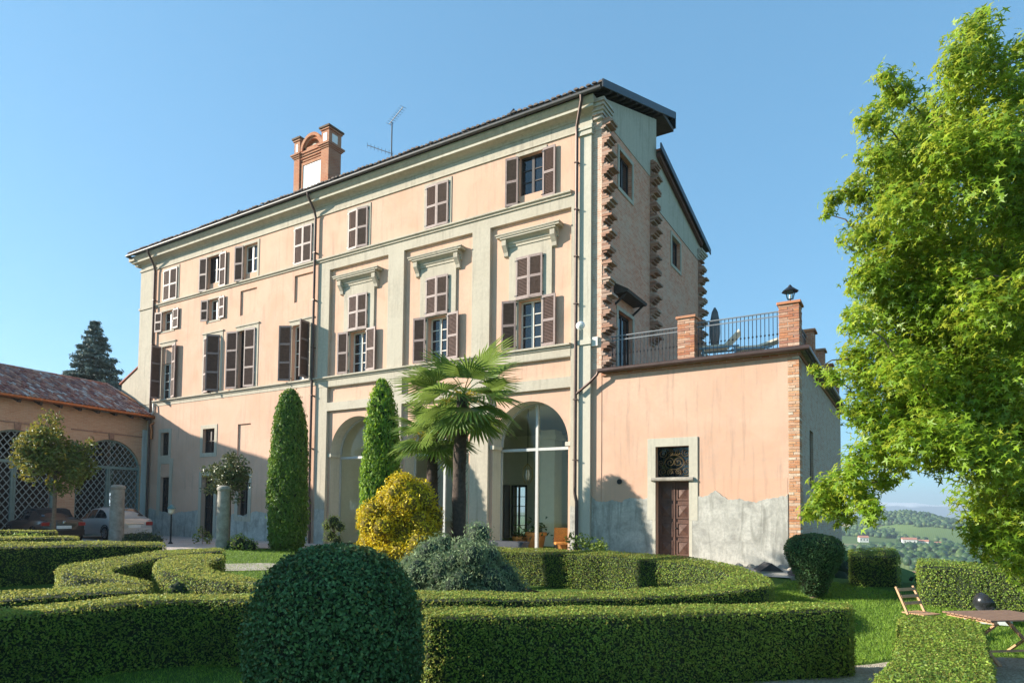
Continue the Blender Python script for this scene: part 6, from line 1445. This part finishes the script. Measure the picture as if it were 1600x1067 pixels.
# stray leaves reaching beyond the clumps
st = rng.integers(0, 90, 420); mp = np.array(MAPLE)[st]; d = rng.normal(size=(420,3)); d /= np.linalg.norm(d, axis=1)[:,None]
P = np.concatenate([P, mp[:,:3]+d*(mp[:,3:4]*rng.uniform(.9,1.45,(420,1)))]); N_ = np.concatenate([N_, d]); N_ = N_*.55+np.array((-.25,-.1,.65))
near = np.argsort(np.linalg.norm(P-np.array(CAM), axis=1)+100*((P@np.array(_R)-(np.array(CAM)@np.array(_R)))/np.maximum(.1,(P-np.array(CAM))@np.array(_F)) > .79))
pick = near[:300]; mask = np.ones(len(P), bool); mask[pick] = False
stuff(obj('crown', leaf_mesh('crown', P[mask], N_[mask], .118*(.6+.75*rng.random(mask.sum())), 'star', .55), MAP_L, mt))
LMS = [leaf_mesh('leaf', [(0,0,0)], [(0,0,1.)], 1.0, 'star', 0, rnd=[v]) for v in (.2,.45,.6,.75,.9)]
for me in LMS: me.materials.append(MAP_L)
for i, k in enumerate(pick):
    nn = Vector(N_[k])+Vector(rng.normal(size=3))*.5; M = Matrix.Translation(P[k]) @ nn.to_track_quat('Z', 'Y').to_matrix().to_4x4() @ Matrix.Rotation(rng.uniform(0, 6.28), 4, 'Z') @ Matrix.Diagonal((*(3*(.122*(.75+.5*rng.random()),)), 1))
    obj('leaf', LMS[i % 5], MAP_L, mt, M)

# bush added unseen, out of frame left, so its shade covers the round bush
lb = []
for k in range(70):
    a = rr.uniform(0, 2*PI); q = rr.random()**.5*1.6; z = rr.uniform(.2, 4.3); q *= math.sqrt(max(.1, 1-max(0,(z-2.2)/2.4)**2)); lb.append((-12.7+q*.75*math.cos(a), -18.5+q*.75*math.sin(a), z, rr.uniform(.4,.55)))
clump_bush('added_shade_bush', 'broad dark bush added unseen past the left edge for shade, beside the front hedges', 'bush', lb, 260, .16, DARK_L)

# unseen building added out of frame, gable shaped to shade the villa's lower left
fb = root('added_shade_building', 'tall building added unseen past the left edge to shade the villa', 'building', (-45,-9.6,0))
MB().ext([(-5.3,0),(-15.3,0),(-15.3,9.9),(-10.3,12.0),(-5.3,9.9)], lambda p, q, t: (t, p, q), -50, -42).build('wall', PALE, fb)
for sg in (-1, 1):
    MB().ext([(-10.3,12.12),(-10.3+sg*5.3,9.9),(-10.3+sg*5.3,9.78),(-10.3,12.0)], lambda p, q, t: (t, p, q), -50.3, -41.9).build('roof_slope', TILEP, fb)
for yy in (-7,-12):
    for zz in (2,5.5): MB().box(-42.0,-41.95,yy-.5,yy+.5,zz,zz+1.6).build('window', DARKW, fb)

# ---- lawn blades
def blades(n, poly, hgt):
    px = [p[0] for p in poly]; py = [p[1] for p in poly]; x = rng.uniform(min(px), max(px), n); y = rng.uniform(min(py), max(py), n); m = inside(x, y, poly); return np.column_stack([x[m], y[m], gh(x[m], y[m])+hgt*.5])
lawn = np.concatenate([blades(70000, [(-2.4,-8.3),(-.9,-8.1),(-.3,-7.2),(.3,-6.7),(1.3,-6.2),(4,-5.8),(4,-3.2),(0,-2.3),(-1.5,-1.7),(-2.6,-1.8),(-3.4,-3.9),(-2.0,-5.5)], .05), blades(45000, [(-22.2,-5.3),(-20.4,-2.9),(-13,-2.2),(-11.5,-3.3),(-13.2,-7),(-14.3,-9.4),(-15.1,-8.7),(-15.6,-8.7),(-16.3,-9.6),(-22,-9)], .05), blades(16000, [(-11,-4.2),(-5,-4.4),(-3.4,-5.8),(-5.6,-8.8),(-9,-10.3),(-13,-9.9),(-15,-9)], .05), blades(9000, [(-11,-17),(-6,-17),(-6,-13.4),(-9,-13.3),(-9.3,-14)], .06)])
lo = obj('lawn_grass', leaf_mesh('lawn_grass', lawn, np.tile((0,1.,.2), (len(lawn),1)), .07*(.6+.8*rng.random(len(lawn))), 'blade', .8, .16, up=((0,0,1.),.45)), GRASS_L)
tag(lo, 'short mown lawn grass around the hedges', 'grass', kind='stuff')
# ------------------------------------------------------------------ air
hz = obj('haze', MB().box(-8200, 8200, -600, 8300, -75, 190).mesh('haze'), None)
hm = bpy.data.materials.new('haze_air'); hm.use_nodes = True; hn = hm.node_tree.nodes; hl2 = hm.node_tree.links
hn.remove(hn['Principled BSDF']); pv = hn.new('ShaderNodeVolumePrincipled'); pv.inputs['Color'].default_value = (.80,.90,1.0,1); pv.inputs['Density'].default_value = .00023; pv.inputs['Anisotropy'].default_value = .3
hl2.new(pv.outputs[0], hn['Material Output'].inputs['Volume']); hz.data.materials.append(hm); tag(hz, 'thin blue haze filling the valley air', 'haze', kind='stuff')
